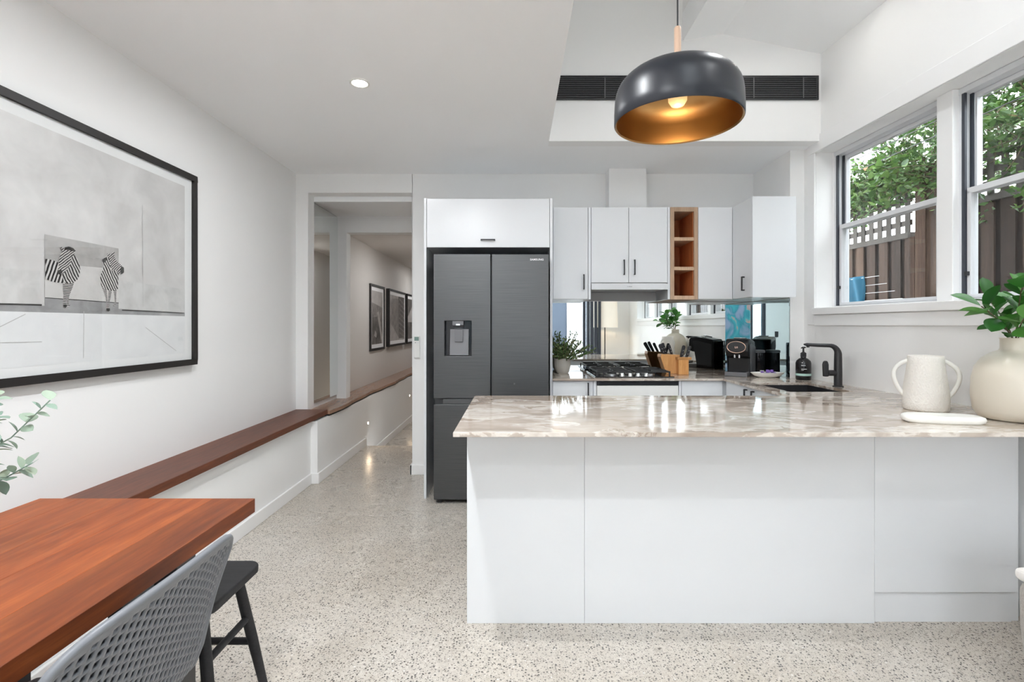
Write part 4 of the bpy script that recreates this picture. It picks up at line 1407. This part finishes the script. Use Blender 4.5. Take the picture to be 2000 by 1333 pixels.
rec = [zc(130, 185), zc(600, 275), zc(1090, 372), zc(1090, 1130), zc(640, 1150), zc(130, 1105)]
flat('print_recess', 'print_recess', rec, 0.0005, pt)
flat('print_recess_low', 'print_recess_low', [zc(132, 560), zc(1088, 640), zc(1088, 1080), zc(640, 1045), zc(132, 1012)], 0.0007, pt)
flat('print_shade', 'print_shade', [zc(132, 1014), zc(640, 1047), zc(1088, 1082), zc(1088, 1180), zc(640, 1190), zc(132, 1150)], 0.0008, pt)
flat('print_line', 'print_dark', [zc(132, 1008), zc(640, 1042), zc(1088, 1076), zc(1088, 1086), zc(640, 1052), zc(132, 1018)], 0.0009, pt)


def pline(a, b, w_=0.0035, mat='print_line'):
    a, b = Vector(pic(*a)), Vector(pic(*b))
    n_ = (b - a).normalized()
    n_ = Vector((-n_.y, n_.x)) * w_ / 2
    flat('print_line', mat, [tuple(a + n_), tuple(a - n_), tuple(b - n_), tuple(b + n_)], 0.0006, pt)


pline((166, 588), (165, 700), 0.003)
pline((280, 400), (281, 600), 0.003)
pline((0, 640), (52, 614), 0.003)
pline((286, 640), (346, 686), 0.003)
pline((2, 670), (84, 668), 0.003)
pline((240, 606), (361, 612), 0.006, 'print_dark')
pline((0, 594), (84, 596), 0.006, 'print_dark')


def zpoly(mat, pts, lift, name='print_zebra'):
    flat(name, mat, [zc(*p) for p in pts], lift, pt)


zpoly('zebra_leg', [(360, 815), (430, 820), (425, 930), (415, 1000), (400, 1060), (410, 1120), (390, 1145), (365, 1130), (362, 1060), (368, 980), (360, 900)], 0.0011)
zpoly('zebra_leg', [(430, 820), (510, 805), (480, 900), (450, 970), (435, 1040), (440, 1090), (455, 1110), (430, 1125), (408, 1105), (412, 1040), (415, 950)], 0.0012)
zpoly('zebra_flank', [(131, 505), (180, 512), (240, 528), (290, 550), (350, 600), (420, 700), (430, 828), (360, 822), (280, 815), (210, 800), (131, 765)], 0.0014)
zpoly('zebra_neck', [(350, 700), (400, 640), (440, 560), (470, 470), (500, 450), (545, 500), (570, 570), (585, 640), (575, 720), (545, 780), (500, 812), (430, 830), (370, 810)], 0.0016)
zpoly('zebra_head', [(330, 440), (355, 410), (330, 362), (318, 345), (348, 356), (390, 390), (450, 400), (490, 372), (525, 400), (500, 450), (470, 480), (462, 560), (420, 640), (370, 690), (320, 708), (288, 690), (292, 640), (303, 590), (305, 540), (315, 480)], 0.0018)
zpoly('print_dark', [(372, 388), (380, 355), (430, 345), (490, 365), (520, 402), (470, 408), (430, 382)], 0.0020)
zpoly('print_dark', [(285, 655), (335, 645), (350, 690), (312, 712), (282, 695)], 0.0020)
zpoly('print_dark', [(362, 1100), (402, 1100), (408, 1122), (390, 1146), (364, 1130)], 0.0020)
zpoly('zebra_leg', [(858, 845), (930, 890), (935, 960), (945, 1060), (965, 1130), (970, 1180), (945, 1190), (920, 1170), (930, 1120), (915, 1000), (890, 930)], 0.0011)
zpoly('zebra_leg', [(955, 905), (1000, 905), (985, 1000), (970, 1060), (968, 1130), (945, 1120), (950, 1040)], 0.0012)
zpoly('zebra_leg', [(1015, 905), (1060, 895), (1055, 980), (1055, 1050), (1050, 1100), (1015, 1130), (1012, 1110), (1035, 1060), (1030, 980)], 0.0012)
zpoly('zebra_neck', [(870, 510), (920, 485), (970, 490), (985, 560), (975, 650), (1050, 660), (1085, 700), (1080, 790), (1075, 900), (1040, 920), (960, 915), (900, 900), (860, 850), (843, 780), (850, 720), (880, 650), (895, 580)], 0.0014)
zpoly('zebra_head', [(960, 500), (940, 470), (928, 440), (965, 442), (990, 452), (1010, 410), (1030, 420), (1025, 470), (1060, 540), (1110, 580), (1150, 620), (1150, 680), (1120, 705), (1090, 690), (1040, 650), (1000, 660), (975, 600)], 0.0016)
zpoly('print_dark', [(1112, 605), (1150, 620), (1152, 685), (1122, 706), (1102, 670)], 0.0018)
zpoly('print_dark', [(868, 512), (915, 488), (930, 520), (895, 560), (872, 545)], 0.0018)
zpoly('print_dark', [(925, 1150), (968, 1150), (970, 1180), (945, 1192), (920, 1172)], 0.0018)
# picture glass
box('pane', 'window_glass', XL + 0.030, XL + 0.0315, ya + fw, yb - fw, za + fw, zb - fw, t)

# three smaller pictures in the hall
HX = -1.82
for i, (a, b, d_, lb) in enumerate(((6.34, 7.02, 0.022, 'black framed harbour photograph, first of three along the hallway wall'),
                                    (7.16, 8.24, 0.050, 'black framed architecture photograph with diagonal lines, middle of three in the hallway'),
                                    (8.34, 9.42, 0.050, 'black framed street photograph, farthest of three in the hallway'))):
    t = thing('framed_picture', lb, 'picture', (HX, (a + b) / 2, 0.96))
    za, zb = (0.945, 1.79) if i == 0 else (0.965, 1.785)
    fw = 0.03
    f = MB().box(HX + 0.001, HX + d_, a, b, za, za + fw).box(HX + 0.001, HX + d_, a, b, zb - fw, zb)
    f.box(HX + 0.001, HX + d_, a, a + fw, za + fw, zb - fw).box(HX + 0.001, HX + d_, b - fw, b, za + fw, zb - fw)
    f.build('frame', 'picture_frame_black', t)
    fx = HX + d_ - 0.012
    box('mat_board', 'mat_board', HX + 0.002, fx, a + fw, b - fw, za + fw, zb - fw, t)
    A, B, C, D = a + fw + 0.05, b - fw - 0.05, za + fw + 0.05, zb - fw - 0.05

    def fl(mat, pts, lift):
        MB().add([(fx + 0.0005 + lift, A + (B - A) * u, C + (D - C) * v_) for u, v_ in pts], [tuple(range(len(pts)))]).build('print', mat, t)
    if i == 0:
        fl('hall_print_mid', [(0, 0), (1, 0), (1, 1), (0, 1)], 0)
        fl('hall_print_light', [(0, 0.78), (1, 0.7), (1, 1), (0, 1)], 0.0005)
        fl('hall_print_dark', [(0, 0), (0.85, 0), (0.8, 0.12), (0.72, 0.35), (0.5, 0.52), (0.05, 0.5), (0, 0.45)], 0.001)
        fl('hall_print_light', [(0.45, 0.6), (0.6, 0.62), (1, 0.1), (1, 0), (0.9, 0)], 0.0012)
        fl('hall_print_light', [(0.2, 0.16), (0.4, 0.12), (0.42, 0.2), (0.3, 0.26)], 0.0015)
    elif i == 1:
        fl('hall_print_light', [(0, 0), (1, 0), (1, 1), (0, 1)], 0)
        fl('hall_print_mid', [(0.02, 0.4), (0.6, 0.05), (0.6, 0.95), (0.1, 0.92)], 0.0005)
        for k in range(9):
            fl('hall_print_light', [(0.05 + 0.06 * k, 0.92), (0.065 + 0.06 * k, 0.92), (0.085 + 0.06 * k, 0.38 - 0.035 * k), (0.07 + 0.06 * k, 0.38 - 0.035 * k)], 0.001)
        fl('hall_print_dark', [(0.58, 0.04), (0.98, 0.04), (0.98, 1), (0.55, 1)], 0.0012)
        for k in range(8):
            v0 = 0.08 + 0.11 * k
            fl('hall_print_mid', [(0.6, v0 + 0.08), (0.97, v0 - 0.03), (0.97, v0 + 0.01), (0.6, v0 + 0.12)], 0.0016)
    else:
        fl('hall_print_dark', [(0, 0), (1, 0), (1, 1), (0, 1)], 0)
        fl('hall_print_light', [(0, 0.42), (1, 0.42), (1, 0.75), (0.4, 0.85), (0, 0.55)], 0.0005)
        fl('hall_print_mid', [(0.3, 0.05), (0.6, 0.05), (0.6, 0.3), (0.3, 0.3)], 0.0005)

# air-conditioner remote on the wall beside the opening
t = thing('wall_remote', 'small white remote control in its holder beside the hallway opening', 'remote control', (-0.838, YB, 0.985))
box('holder', 'plastic_white', -0.862, -0.812, YB - 0.012, YB - 0.001, 0.985, 1.09, t, 0.003)
rb = box('body', 'plastic_white', -0.865, -0.815, YB - 0.022, YB - 0.0125, 0.992, 1.18, t, 0.005)
box('screen', 'lcd_green', -0.860, -0.822, YB - 0.0228, YB - 0.0221, 1.137, 1.170, rb)
for (x, z) in ((-0.855, 1.118), (-0.842, 1.118), (-0.830, 1.118)):
    box('button', 'plastic_grey' if x < -0.85 else 'aluminium_frame', x, x + 0.007, YB - 0.0235, YB - 0.0221, z, z + 0.006, rb)

# ================================================================ DINING CORNER
ZTAB = 0.750
t = thing('dining_table', 'long reddish hardwood dining table on black panel legs', 'table', (-1.10, 0.72, 0))
tx0, tx1, ty0, ty1 = -1.423, -0.780, -0.15, 1.530
cuts = [tx0, -1.300, -1.165, -1.045, -0.905, tx1]
for a, b in zip(cuts[:-1], cuts[1:]):
    o = MB().box(a, b, ty0, ty1, ZTAB - 0.041, ZTAB).build('plank', 'table_wood', t)
    bv = o.modifiers.new('bevel', 'BEVEL')
    bv.width = 0.0012
    bv.segments = 2
for y in (1.36, 0.0):
    box('leg_panel', 'black_metal', -0.935, -0.875, y - 0.04, y + 0.04, 0.0, ZTAB - 0.0595, t, 0.003)
    box('leg_panel', 'black_metal', -1.385, -1.325, y - 0.04, y + 0.04, 0.0, ZTAB - 0.0595, t, 0.003)
    box('top_rail', 'black_metal', -1.385, -0.875, y - 0.04, y + 0.04, ZTAB - 0.059, ZTAB - 0.0415, t)


# perforated shell chair ------------------------------------------------------
def shell_chair(name, label, mat, origin, heading):
    """origin = floor point under the backrest; heading = direction the sitter faces (angle of +y)"""
    t = thing(name, label, 'chair', (origin[0], origin[1], 0), 'shell chairs at the dining table')
    prof = [(0.445, 0.435), (0.42, 0.452), (0.36, 0.458), (0.25, 0.448), (0.15, 0.446), (0.10, 0.458), (0.065, 0.488), (0.042, 0.54), (0.018, 0.62), (-0.008, 0.70), (-0.034, 0.775), (-0.050, 0.818)]
    # arc-length table
    seg = [0]
    for p, q in zip(prof[:-1], prof[1:]):
        seg.append(seg[-1] + math.hypot(q[0] - p[0], q[1] - p[1]))
    tot = seg[-1]

    def along(s):
        s = max(0, min(tot, s))
        for i in range(len(prof) - 1):
            if s <= seg[i + 1]:
                k = (s - seg[i]) / (seg[i + 1] - seg[i])
                return (prof[i][0] + (prof[i + 1][0] - prof[i][0]) * k, prof[i][1] + (prof[i + 1][1] - prof[i][1]) * k)
        return prof[-1]
    ca, sa = math.cos(heading), math.sin(heading)

    def pos(u, v):
        L = tot * (1 - 0.030 * abs(u) ** 3 - 0.045 * abs(u) ** 12)
        s = v * (tot + (L - tot) * max(0, (v - 0.4) / 0.6))
        d, z = along(s)
        back = max(0, min(1, (z - 0.46) / 0.2))
        w_ = 0.225 + 0.012 * back
        if v < 0.12:
            w_ *= 0.93 + 0.07 * (v / 0.12) ** 0.5
        d += 0.022 * back * abs(u) ** 2.2
        z += 0.018 * (1 - back) * abs(u) ** 3
        x = u * w_
        return Vector((origin[0] + x * ca - d * sa, origin[1] + x * sa + d * ca, z))
    NU, NV = 82, 160
    vs = [pos(-1 + 2 * i / NU, j / NV) for j in range(NV + 1) for i in range(NU + 1)]
    fs = []
    for j in range(NV):
        for i in range(NU):
            edge = i < 2 or i >= NU - 2 or j < 4 or j >= NV - 4
            c = (i - 2) // 3
            hole = (not edge) and (i - 2) % 3 != 0 and (j + (2 if c % 2 else 0)) % 4 in (0, 1, 2) and i < NU - 3
            if not hole:
                a = j * (NU + 1) + i
                fs.append((a, a + 1, a + NU + 2, a + NU + 1))
    MB().add(vs, fs).build('shell', mat, t, smooth=50, solid=0.006)
    # thin inner skin: the perforations read as blind dimples
    KU, KV = 24, 40
    f_ = Vector((-sa, ca, 0))
    core = [pos(-0.97 + 1.94 * i / KU, j / KV * 0.978) + f_ * 0.0045 + Vector((0, 0, 0.0035)) for j in range(KV + 1) for i in range(KU + 1)]
    MB().add(core, [(j * (KU + 1) + i, j * (KU + 1) + i + 1, (j + 1) * (KU + 1) + i + 1, (j + 1) * (KU + 1) + i) for j in range(KV) for i in range(KU)]).build('inner_skin', mat, t, smooth=60)
    rim = [pos(-1 + 2 * i / 30, 1) for i in range(31)]
    rim = [pos(-1, j / 40) for j in range(0, 40)] + rim + [pos(1, 1 - j / 40) for j in range(1, 41)] + [pos(1 - 2 * i / 20, 0) for i in range(1, 21)]
    MB().tube(rim, 0.0072, 8).build('rim', mat, t, smooth=60)

    def w(x, d, z):
        return (origin[0] + x * ca - d * sa, origin[1] + x * sa + d * ca, z)
    for sx_ in (-1, 1):
        MB().tube([w(sx_ * 0.16, 0.34, 0.43), w(sx_ * 0.21, 0.41, 0.0)], [0.016, 0.011], 12).build('leg', 'black_metal', t, smooth=60)
        MB().tube([w(sx_ * 0.16, 0.14, 0.43), w(sx_ * 0.21, 0.02, 0.0)], [0.016, 0.011], 12).build('leg', 'black_metal', t, smooth=60)
    MB().box(-0.19, 0.19, 0.12, 0.36, 0.415, 0.435)
    m = MB(lambda p: w(p[0], p[1], p[2]))
    m.box(-0.175, 0.175, 0.125, 0.155, 0.412, 0.43).box(-0.175, 0.175, 0.325, 0.355, 0.412, 0.43)
    m.build('seat_support', 'black_metal', t)
    return t


# sitter of the grey chair faces -x (the table); its back is towards the room
shell_chair('shell_chair', 'grey perforated plastic shell chair, its back towards the room', 'chair_grey', (-0.660, 0.925), PI / 2)
shell_chair('shell_chair', 'black perforated shell chair pushed in on the wall side of the table', 'black_shell', (-1.585, 0.95), -PI / 2)

# stool at the table end ------------------------------------------------------
t = thing('stool', 'low black-stained wooden stool with splayed legs at the end of the table', 'stool', (-1.05, 1.60, 0))
zs = 0.462
sx0, sx1, sy0, sy1 = -1.235, -0.868, 1.455, 1.755
r = 0.04
pts = []
for (cx, cy, a0) in ((sx1 - r, sy1 - r, 0), (sx0 + r, sy1 - r, PI / 2), (sx0 + r, sy0 + r, PI), (sx1 - r, sy0 + r, 1.5 * PI)):
    for i in range(7):
        a = a0 + PI / 2 * i / 6
        pts.append((cx + r * math.cos(a), cy + r * math.sin(a)))
MB().prism(pts, zs - 0.028, zs, 'z').build('seat', 'stool_black', t, bevel=0.006, seg=3)
lg = {}
for sx_ in (-1, 1):
    for sy_ in (-1, 1):
        a = Vector((-1.0515 + sx_ * 0.125, 1.605 + sy_ * 0.095, zs - 0.028))
        b = Vector((-1.0515 + sx_ * 0.195, 1.605 + sy_ * 0.150, 0.0))
        lg[sx_, sy_] = (a, b)
        MB().tube([a, a.lerp(b, 0.5), b], [0.0165, 0.017, 0.0125], 14).build('leg', 'stool_black', t, smooth=60)


def onleg(k, z):
    a, b = lg[k]
    return a.lerp(b, (a.z - z) / (a.z - b.z))


for k0, k1, z in (((1, -1), (1, 1), 0.285), ((-1, -1), (-1, 1), 0.285), ((-1, 1), (1, 1), 0.20), ((-1, -1), (1, -1), 0.20)):
    MB().tube([onleg(k0, z), onleg(k1, z)], 0.0115, 12).build('stretcher', 'stool_black', t, smooth=60)

# eucalyptus on the table -----------------------------------------------------
ex, ey = -1.245, 0.92
t = thing('table_vase', 'white vase on the dining table holding eucalyptus', 'vase', (ex, ey, ZTAB))
MB().lathe([(0, 0), (0.05, 0), (0.062, 0.03), (0.058, 0.09), (0.032, 0.13), (0.030, 0.15), (0.026, 0.148), (0.028, 0.12), (0.05, 0.08), (0, 0.01)], (ex, ey, ZTAB), 32).build('body', 'dish_white', t, smooth=60)
g = thing('eucalyptus', 'pale eucalyptus sprigs reaching in over the dining table', 'plant', (ex, ey, ZTAB + 0.1))
EM = [leaf_mesh('eucalyptus_leaf', 0.027, 0.024, 'leaf_eucalyptus', 0.2, 0.1), leaf_mesh('eucalyptus_leaf', 0.024, 0.014, 'leaf_eucalyptus', 0.3, 0.2)]
rnd = random.Random(21)
sprigs = [[(0.06, 0.05, 0.22), (0.13, 0.10, 0.235), (0.19, 0.13, 0.245), (0.235, 0.15, 0.275)],
          [(0.05, 0.07, 0.23), (0.12, 0.12, 0.28), (0.18, 0.16, 0.325), (0.235, 0.19, 0.40)],
          [(0.03, 0.02, 0.25), (0.07, 0.05, 0.33), (0.105, 0.08, 0.39), (0.125, 0.09, 0.43)],
          [(0.03, 0.04, 0.25), (0.08, 0.08, 0.31), (0.13, 0.11, 0.35), (0.16, 0.13, 0.37)],
          [(-0.02, -0.02, 0.26), (-0.05, -0.04, 0.34), (-0.07, -0.06, 0.40)], [(0.02, -0.05, 0.24), (0.05, -0.10, 0.30), (0.07, -0.13, 0.35)],
          [(0.02, 0.01, 0.26), (0.045, 0.03, 0.36), (0.085, 0.05, 0.455)], [(0.05, 0.04, 0.26), (0.09, 0.07, 0.36), (0.115, 0.09, 0.42)], [(0.05, 0.02, 0.24), (0.11, 0.05, 0.30), (0.15, 0.07, 0.345)],
          [(0.08, 0.03, 0.21), (0.15, 0.06, 0.28), (0.195, 0.08, 0.34), (0.21, 0.09, 0.385)], [(0.08, 0.03, 0.21), (0.16, 0.06, 0.25), (0.215, 0.07, 0.29), (0.235, 0.08, 0.335)], [(0.09, 0.05, 0.24), (0.15, 0.08, 0.31), (0.19, 0.10, 0.365), (0.20, 0.11, 0.42)]]
for s in sprigs:
    base = Vector((ex, ey, ZTAB))
    pts = [base + Vector((0.004, 0.004, 0.12))] + [base + Vector(p) - Vector((0, 0, 0.045)) for p in s]
    MB().tube(pts, 0.0014, 5).build('stem', 'leaf_eucalyptus', g)
    total = len(pts) - 1
    for j in range(26):
        k = 0.24 + 0.76 * j / 25
        i = min(total - 1, int(k * total))
        p = pts[i].lerp(pts[i + 1], k * total - i)
        tang = (pts[i + 1] - pts[i]).normalized()
        side = tang.orthogonal().normalized()
        side.rotate(Matrix.Rotation(j * 2.6 + rnd.uniform(-0.4, 0.4), 3, tang))
        put_leaf(EM[0] if rnd.random() < 0.6 else EM[1], g, p, tang * 0.4 + side, rnd.uniform(-0.6, 0.6), rnd.uniform(0.9, 1.35))

# grey sofa end in front of the bar -------------------------------------------
t = thing('sofa', 'grey woven fabric sofa, only its corner showing beside the bar', 'sofa', (1.95, 1.2, 0))
m = MB()
m.prism([(1.712, 0.405), (1.697, 0.38), (1.700, 0.25), (1.728, 0.02), (2.18, 0.02), (2.20, 0.405)], 0.35, 1.735, 'y')
m.build('base', 'sofa_fabric', t, bevel=0.018, seg=4)
MB().box(1.690, 2.20, 0.35, 1.745, 0.406, 0.448).build('seat_cushion', 'sofa_throw', t, bevel=0.018, seg=4)
for (x, y) in ((1.78, 0.42), (1.78, 1.66), (2.12, 0.42), (2.12, 1.66)):
    MB().cyl((x, y, 0), 0.018, 0.03, 12).build('foot', 'black_matte', t)

# ================================================================ BEHIND THE CAMERA (seen in the mirrors)
fx, fy = 1.80, -1.70
t = thing('floor_lamp', 'floor lamp with a wide white drum shade reflected in the splashback', 'floor lamp', (fx, fy, 0))
MB().lathe([(0, 0), (0.14, 0), (0.14, 0.015), (0.012, 0.025), (0, 0.025)], (fx, fy, 0), 28).build('base', 'black_metal', t, smooth=40)
MB().tube([(fx, fy, 0.02), (fx, fy, 1.45)], 0.011, 10).build('pole', 'black_metal', t, smooth=60)
MB().lathe([(0.253, 1.225), (0.262, 1.225), (0.245, 1.78), (0.238, 1.78)], (fx, fy, 0), 40, closed=True).build('shade', 'lamp_shade_white', t, smooth=40)
MB().lathe([(0, 1.36), (0.03, 1.39), (0.03, 1.42), (0.012, 1.45), (0, 1.45)], (fx, fy, 0), 16).build('bulb', 'bulb_glass', t, smooth=60)
l = bpy.data.lights.new('floor_lamp_bulb', 'POINT')
l.energy = 3.5
l.color = (1.0, 0.75, 0.5)
l.shadow_soft_size = 0.05
lo = bpy.data.objects.new('floor_lamp_bulb', l)
COL.objects.link(lo)
lo.parent = t
lo.location = (0, 0, 1.33)

t = thing('wall_painting', 'teal and coral abstract painting reflected in the side mirror', 'painting', (-0.62, YR, 0.75))
box('canvas', 'painting_teal', -0.90, -0.34, YR + 0.002, YR + 0.035, 0.75, 1.95, t)
tag(box('light_switch', 'black_matte', -1.50, -1.43, YR + 0.001, YR + 0.010, 1.02, 1.14, bevel=0.002), 'black light switch plate on the white rear wall, reflected in the side mirror', 'switch')

# ================================================================ OUTSIDE
struct(box('ground_outside', 'path_concrete', 2.3, 6.5, -6, 9, -0.25, -0.13))
struct(box('ground_terrace', 'terrace_paving', -4, 2.3, -6.5, -2.25, -0.22, -0.10))
struct(box('wall_terrace', 'render_white', 1.38, 2.3, -5.3, -5.15, -0.1, 3.0))
struct(box('wall_terrace_far', 'render_white', -4, 6, -6.2, -6.05, -0.1, 2.7))  # unseen wall, made tall to hide sky from the bar front
struct(box('roof_terrace_sky_block', 'render_white', -2.2, 2.6, -3.6, -2.26, 2.62, 2.70))  # unseen roof, added to cut sky light through the rear opening
tag(box('garden_door', 'door_grey_blue', 0.5, 1.37, -5.25, -5.19, -0.09, 2.2, bevel=0.004), 'grey-blue garden door across the terrace, reflected in the splashback', 'door')


def fence_x(y):
    return 3.35 - 0.078 * (y - 3.5)


FA = math.atan(-0.078)
pal = {}
rnd = random.Random(5)


def paling_mesh(w_, h, th):
    key = (round(w_, 3), round(h, 3), round(th, 3))
    if key not in pal:
        me = bpy.data.meshes.new('paling')
        bm = bmesh.new()
        bmesh.ops.create_cube(bm, size=1)
        for v in bm.verts:
            v.co.x = v.co.x * th
            v.co.y = v.co.y * w_
            v.co.z = (v.co.z + 0.5) * h
        bm.to_mesh(me)
        bm.free()
        me.materials.append(M['fence_wood'])
        pal[key] = me
    return pal[key]


def put(me, name, parent, loc, rz=0.0, rx=0.0):
    o = bpy.data.objects.new(name, me)
    COL.objects.link(o)
    o.parent = parent
    o.location = Vector(loc) - worldloc(parent)
    o.rotation_euler = (rx, 0, rz)
    return o


RZ = -FA      # boards turned with the fence line


def fence(label, y0, y1, ztop, zlat, fname):
    t = thing('paling_fence', label, 'fence', (fence_x((y0 + y1) / 2), (y0 + y1) / 2, -0.13))
    y = y0
    k = 0
    while y < y1 - 0.05:
        wd = rnd.choice((0.082, 0.090, 0.096))
        me = paling_mesh(wd, ztop + 0.13, 0.016)
        put(me, 'paling', t, (fence_x(y) - 0.010 + rnd.uniform(-0.002, 0.002), y, -0.13), RZ)
        me = paling_mesh(0.088, ztop + 0.13, 0.014)
        put(me, 'paling', t, (fence_x(y + 0.069) + 0.016, y + 0.069, -0.13), RZ)
        y += 0.138
    ym, L = (y0 + y1) / 2, (y1 - y0)

    def rail(z0, z1, d0, d1, nm):
        m = MB()
        m.add([(fence_x(yy) + d, yy, z) for yy in (y0, y1) for d in (d0, d1) for z in (z0, z1)],
              [(0, 1, 3, 2), (4, 6, 7, 5), (0, 4, 5, 1), (2, 3, 7, 6), (0, 2, 6, 4), (1, 5, 7, 3)])
        m.build(nm, 'lattice_wood', t)
    rail(ztop - 0.002, ztop + 0.045, -0.030, 0.035, 'capping_rail')
    rail(0.25, 0.33, 0.025, 0.06, 'rail')
    rail(1.45, 1.53, 0.025, 0.06, 'rail')
    rail(zlat - 0.03, zlat, -0.02, 0.03, 'lattice_rail')
    z0 = ztop + 0.046
    n_ = int(L / 0.098)
    me = paling_mesh(0.048, zlat - 0.031 - z0, 0.009)
    me2 = me.copy()
    me2.materials[0] = M['lattice_wood']
    for i in range(n_ + 1):
        yy = y0 + 0.03 + i * (L - 0.06) / n_
        put(me2, 'lattice_slat', t, (fence_x(yy) - 0.006, yy, z0), RZ)
    nz = int((zlat - z0) / 0.098)
    for i in range(nz):
        z = z0 + 0.060 + 0.098 * i
        rail(z, z + 0.045, 0.0005, 0.010, 'lattice_slat')
    return t


fence('grey weathered paling fence with lattice top, far panel past the post', 4.26, 6.6, 2.00, 2.46, 'a')
fence('tall weathered paling fence outside the nearer window', -2.6, 4.02, 2.14, 2.55, 'b')
tag(MB().box(fence_x(4.11) - 0.06, fence_x(4.11) + 0.05, 4.055, 4.165, -0.13, 2.52).box(fence_x(4.11) - 0.075, fence_x(4.11) + 0.065, 4.04, 4.18, 2.52, 2.55).build('fence_post', 'fence_wood', bevel=0.004),
    'square timber fence post where the two fence panels meet', 'fence post')

# vine over the fence
t = thing('climbing_vine', 'leafy green climbing vine sprawling over the top of the fence', 'vine', (fence_x(3.6), 3.6, 2.0))
rnd = random.Random(9)


def vine_top(y):
    pts = [(-2.6, 3.0), (2.0, 3.10), (3.4, 3.06), (4.05, 3.08), (4.4, 2.84), (4.75, 2.68), (5.15, 2.52), (6.4, 2.5)]
    for (a, za), (b, zb) in zip(pts[:-1], pts[1:]):
        if a <= y <= b:
            return za + (zb - za) * (y - a) / (b - a)
    return 2.5


br = MB()
lv = []
for i in range(430):
    y = rnd.uniform(-2.4, 5.9) if i > 290 else rnd.uniform(2.7, 5.3)
    zt_ = vine_top(y)
    zl = 2.20 if y < 4.0 else 2.32
    p = Vector((fence_x(y) + rnd.uniform(-0.14, 0.16), y, rnd.uniform(zl, zt_ - 0.15)))
    d = Vector((rnd.uniform(-0.5, 0.2), rnd.uniform(-1, 1), rnd.uniform(-0.1, 0.9)))
    pts = [p]
    for k in range(5):
        d = (d + Vector((rnd.uniform(-0.4, 0.4), rnd.uniform(-0.5, 0.5), rnd.uniform(-0.35, 0.3)))).normalized()
        q = pts[-1] + d * 0.09
        if q.z > vine_top(q.y) + (0.12 if rnd.random() < 0.15 else 0.0) or q.x < fence_x(q.y) - 0.33:
            d.z = -abs(d.z)
            q = pts[-1] + d * 0.09
        pts.append(q)
        for _ in range(6):
            lv.append((q + Vector((rnd.uniform(-0.04, 0.04), rnd.uniform(-0.04, 0.04), rnd.uniform(-0.04, 0.04))),
                       Vector((rnd.uniform(-1, 0.4), rnd.uniform(-1, 1), rnd.uniform(-0.6, 0.8)))))
    br.tube(pts, 0.0035, 5)
br = br.build('branches', 'stem_brown', t)
VM = [leaf_mesh('vine_leaf', 0.072, 0.044, 'leaf_vine', 0.3, 0.2, 4), leaf_mesh('vine_leaf', 0.056, 0.036, 'leaf_vine', 0.2, 0.3, 4)]
DRY = leaf_mesh('vine_leaf', 0.06, 0.034, 'leaf_dry', 0.3, 0.4, 4)


def seen(p):
    r_ = p.x / p.y if p.y > 0.5 else 9
    return 0.62 < r_ < 1.0 and p.z > 2.0


front = sorted([q for q in lv if seen(q[0])], key=lambda q: q[0].x - fence_x(q[0].y))[:300]
ids = set(id(q) for q in front)
for i, q in enumerate(front):
    put_leaf(DRY if i % 37 == 5 else rnd.choice(VM), t, q[0], q[1], rnd.uniform(-0.6, 0.6), rnd.uniform(0.8, 1.2))
f = MB()
foliage(f, [q for q in lv if id(q) not in ids], 0.062, 0.036)
f = f.build('leaves', 'leaf_vine', t, merge=False)
f['kind'] = 'stuff'

# overhead cables and clothes line
for i, (x, z) in enumerate(((2.80, 2.80), (2.82, 2.69), (2.84, 2.60))):
    y0, y1 = -1.5, 8.0
    tag(MB().tube([(x, y0 + (y1 - y0) * k / 12, z - 0.05 * math.sin(PI * k / 12)) for k in range(13)], 0.0035, 6).build('overhead_cable', 'wire_dark'),
        ('topmost', 'middle', 'lowest')[i] + ' of three thin dark cables crossing the sky outside the window', 'cable', 'cables outside the window')
t = thing('clothesline', 'white clothesline wires outside the farther window', 'clothesline', (2.85, 4.6, 1.4))
for i in range(4):
    x = 2.80 + 0.06 * i
    MB().tube([(x, 3.95, 1.65 - 0.058 * i), (x, 5.4, 1.65 - 0.058 * i)], 0.0022, 6).build('wire', 'wire_white', t)
box('end_bar', 'wire_white', 2.78, 3.00, 5.40, 5.43, 1.44, 1.67, t)
box('end_post', 'wire_white', 2.87, 2.91, 5.43, 5.47, -0.13, 1.70, t)
m = MB()
vs, fs = [], []
n = 16
for i in range(n + 1):
    y = 4.11 + 0.30 * i / n
    for j in range(9):
        z = 1.665 - 0.225 * j / 8
        vs.append((2.792 + 0.012 * math.sin(i * 0.9 + j * 0.4), y, z))
for i in range(n):
    for j in range(8):
        a = i * 9 + j
        fs.append((a, a + 1, a + 10, a + 9))
tag(m.add(vs, fs).build('towel', 'towel_blue', smooth=80, solid=0.004), 'blue towel hanging on the clothesline outside', 'towel')
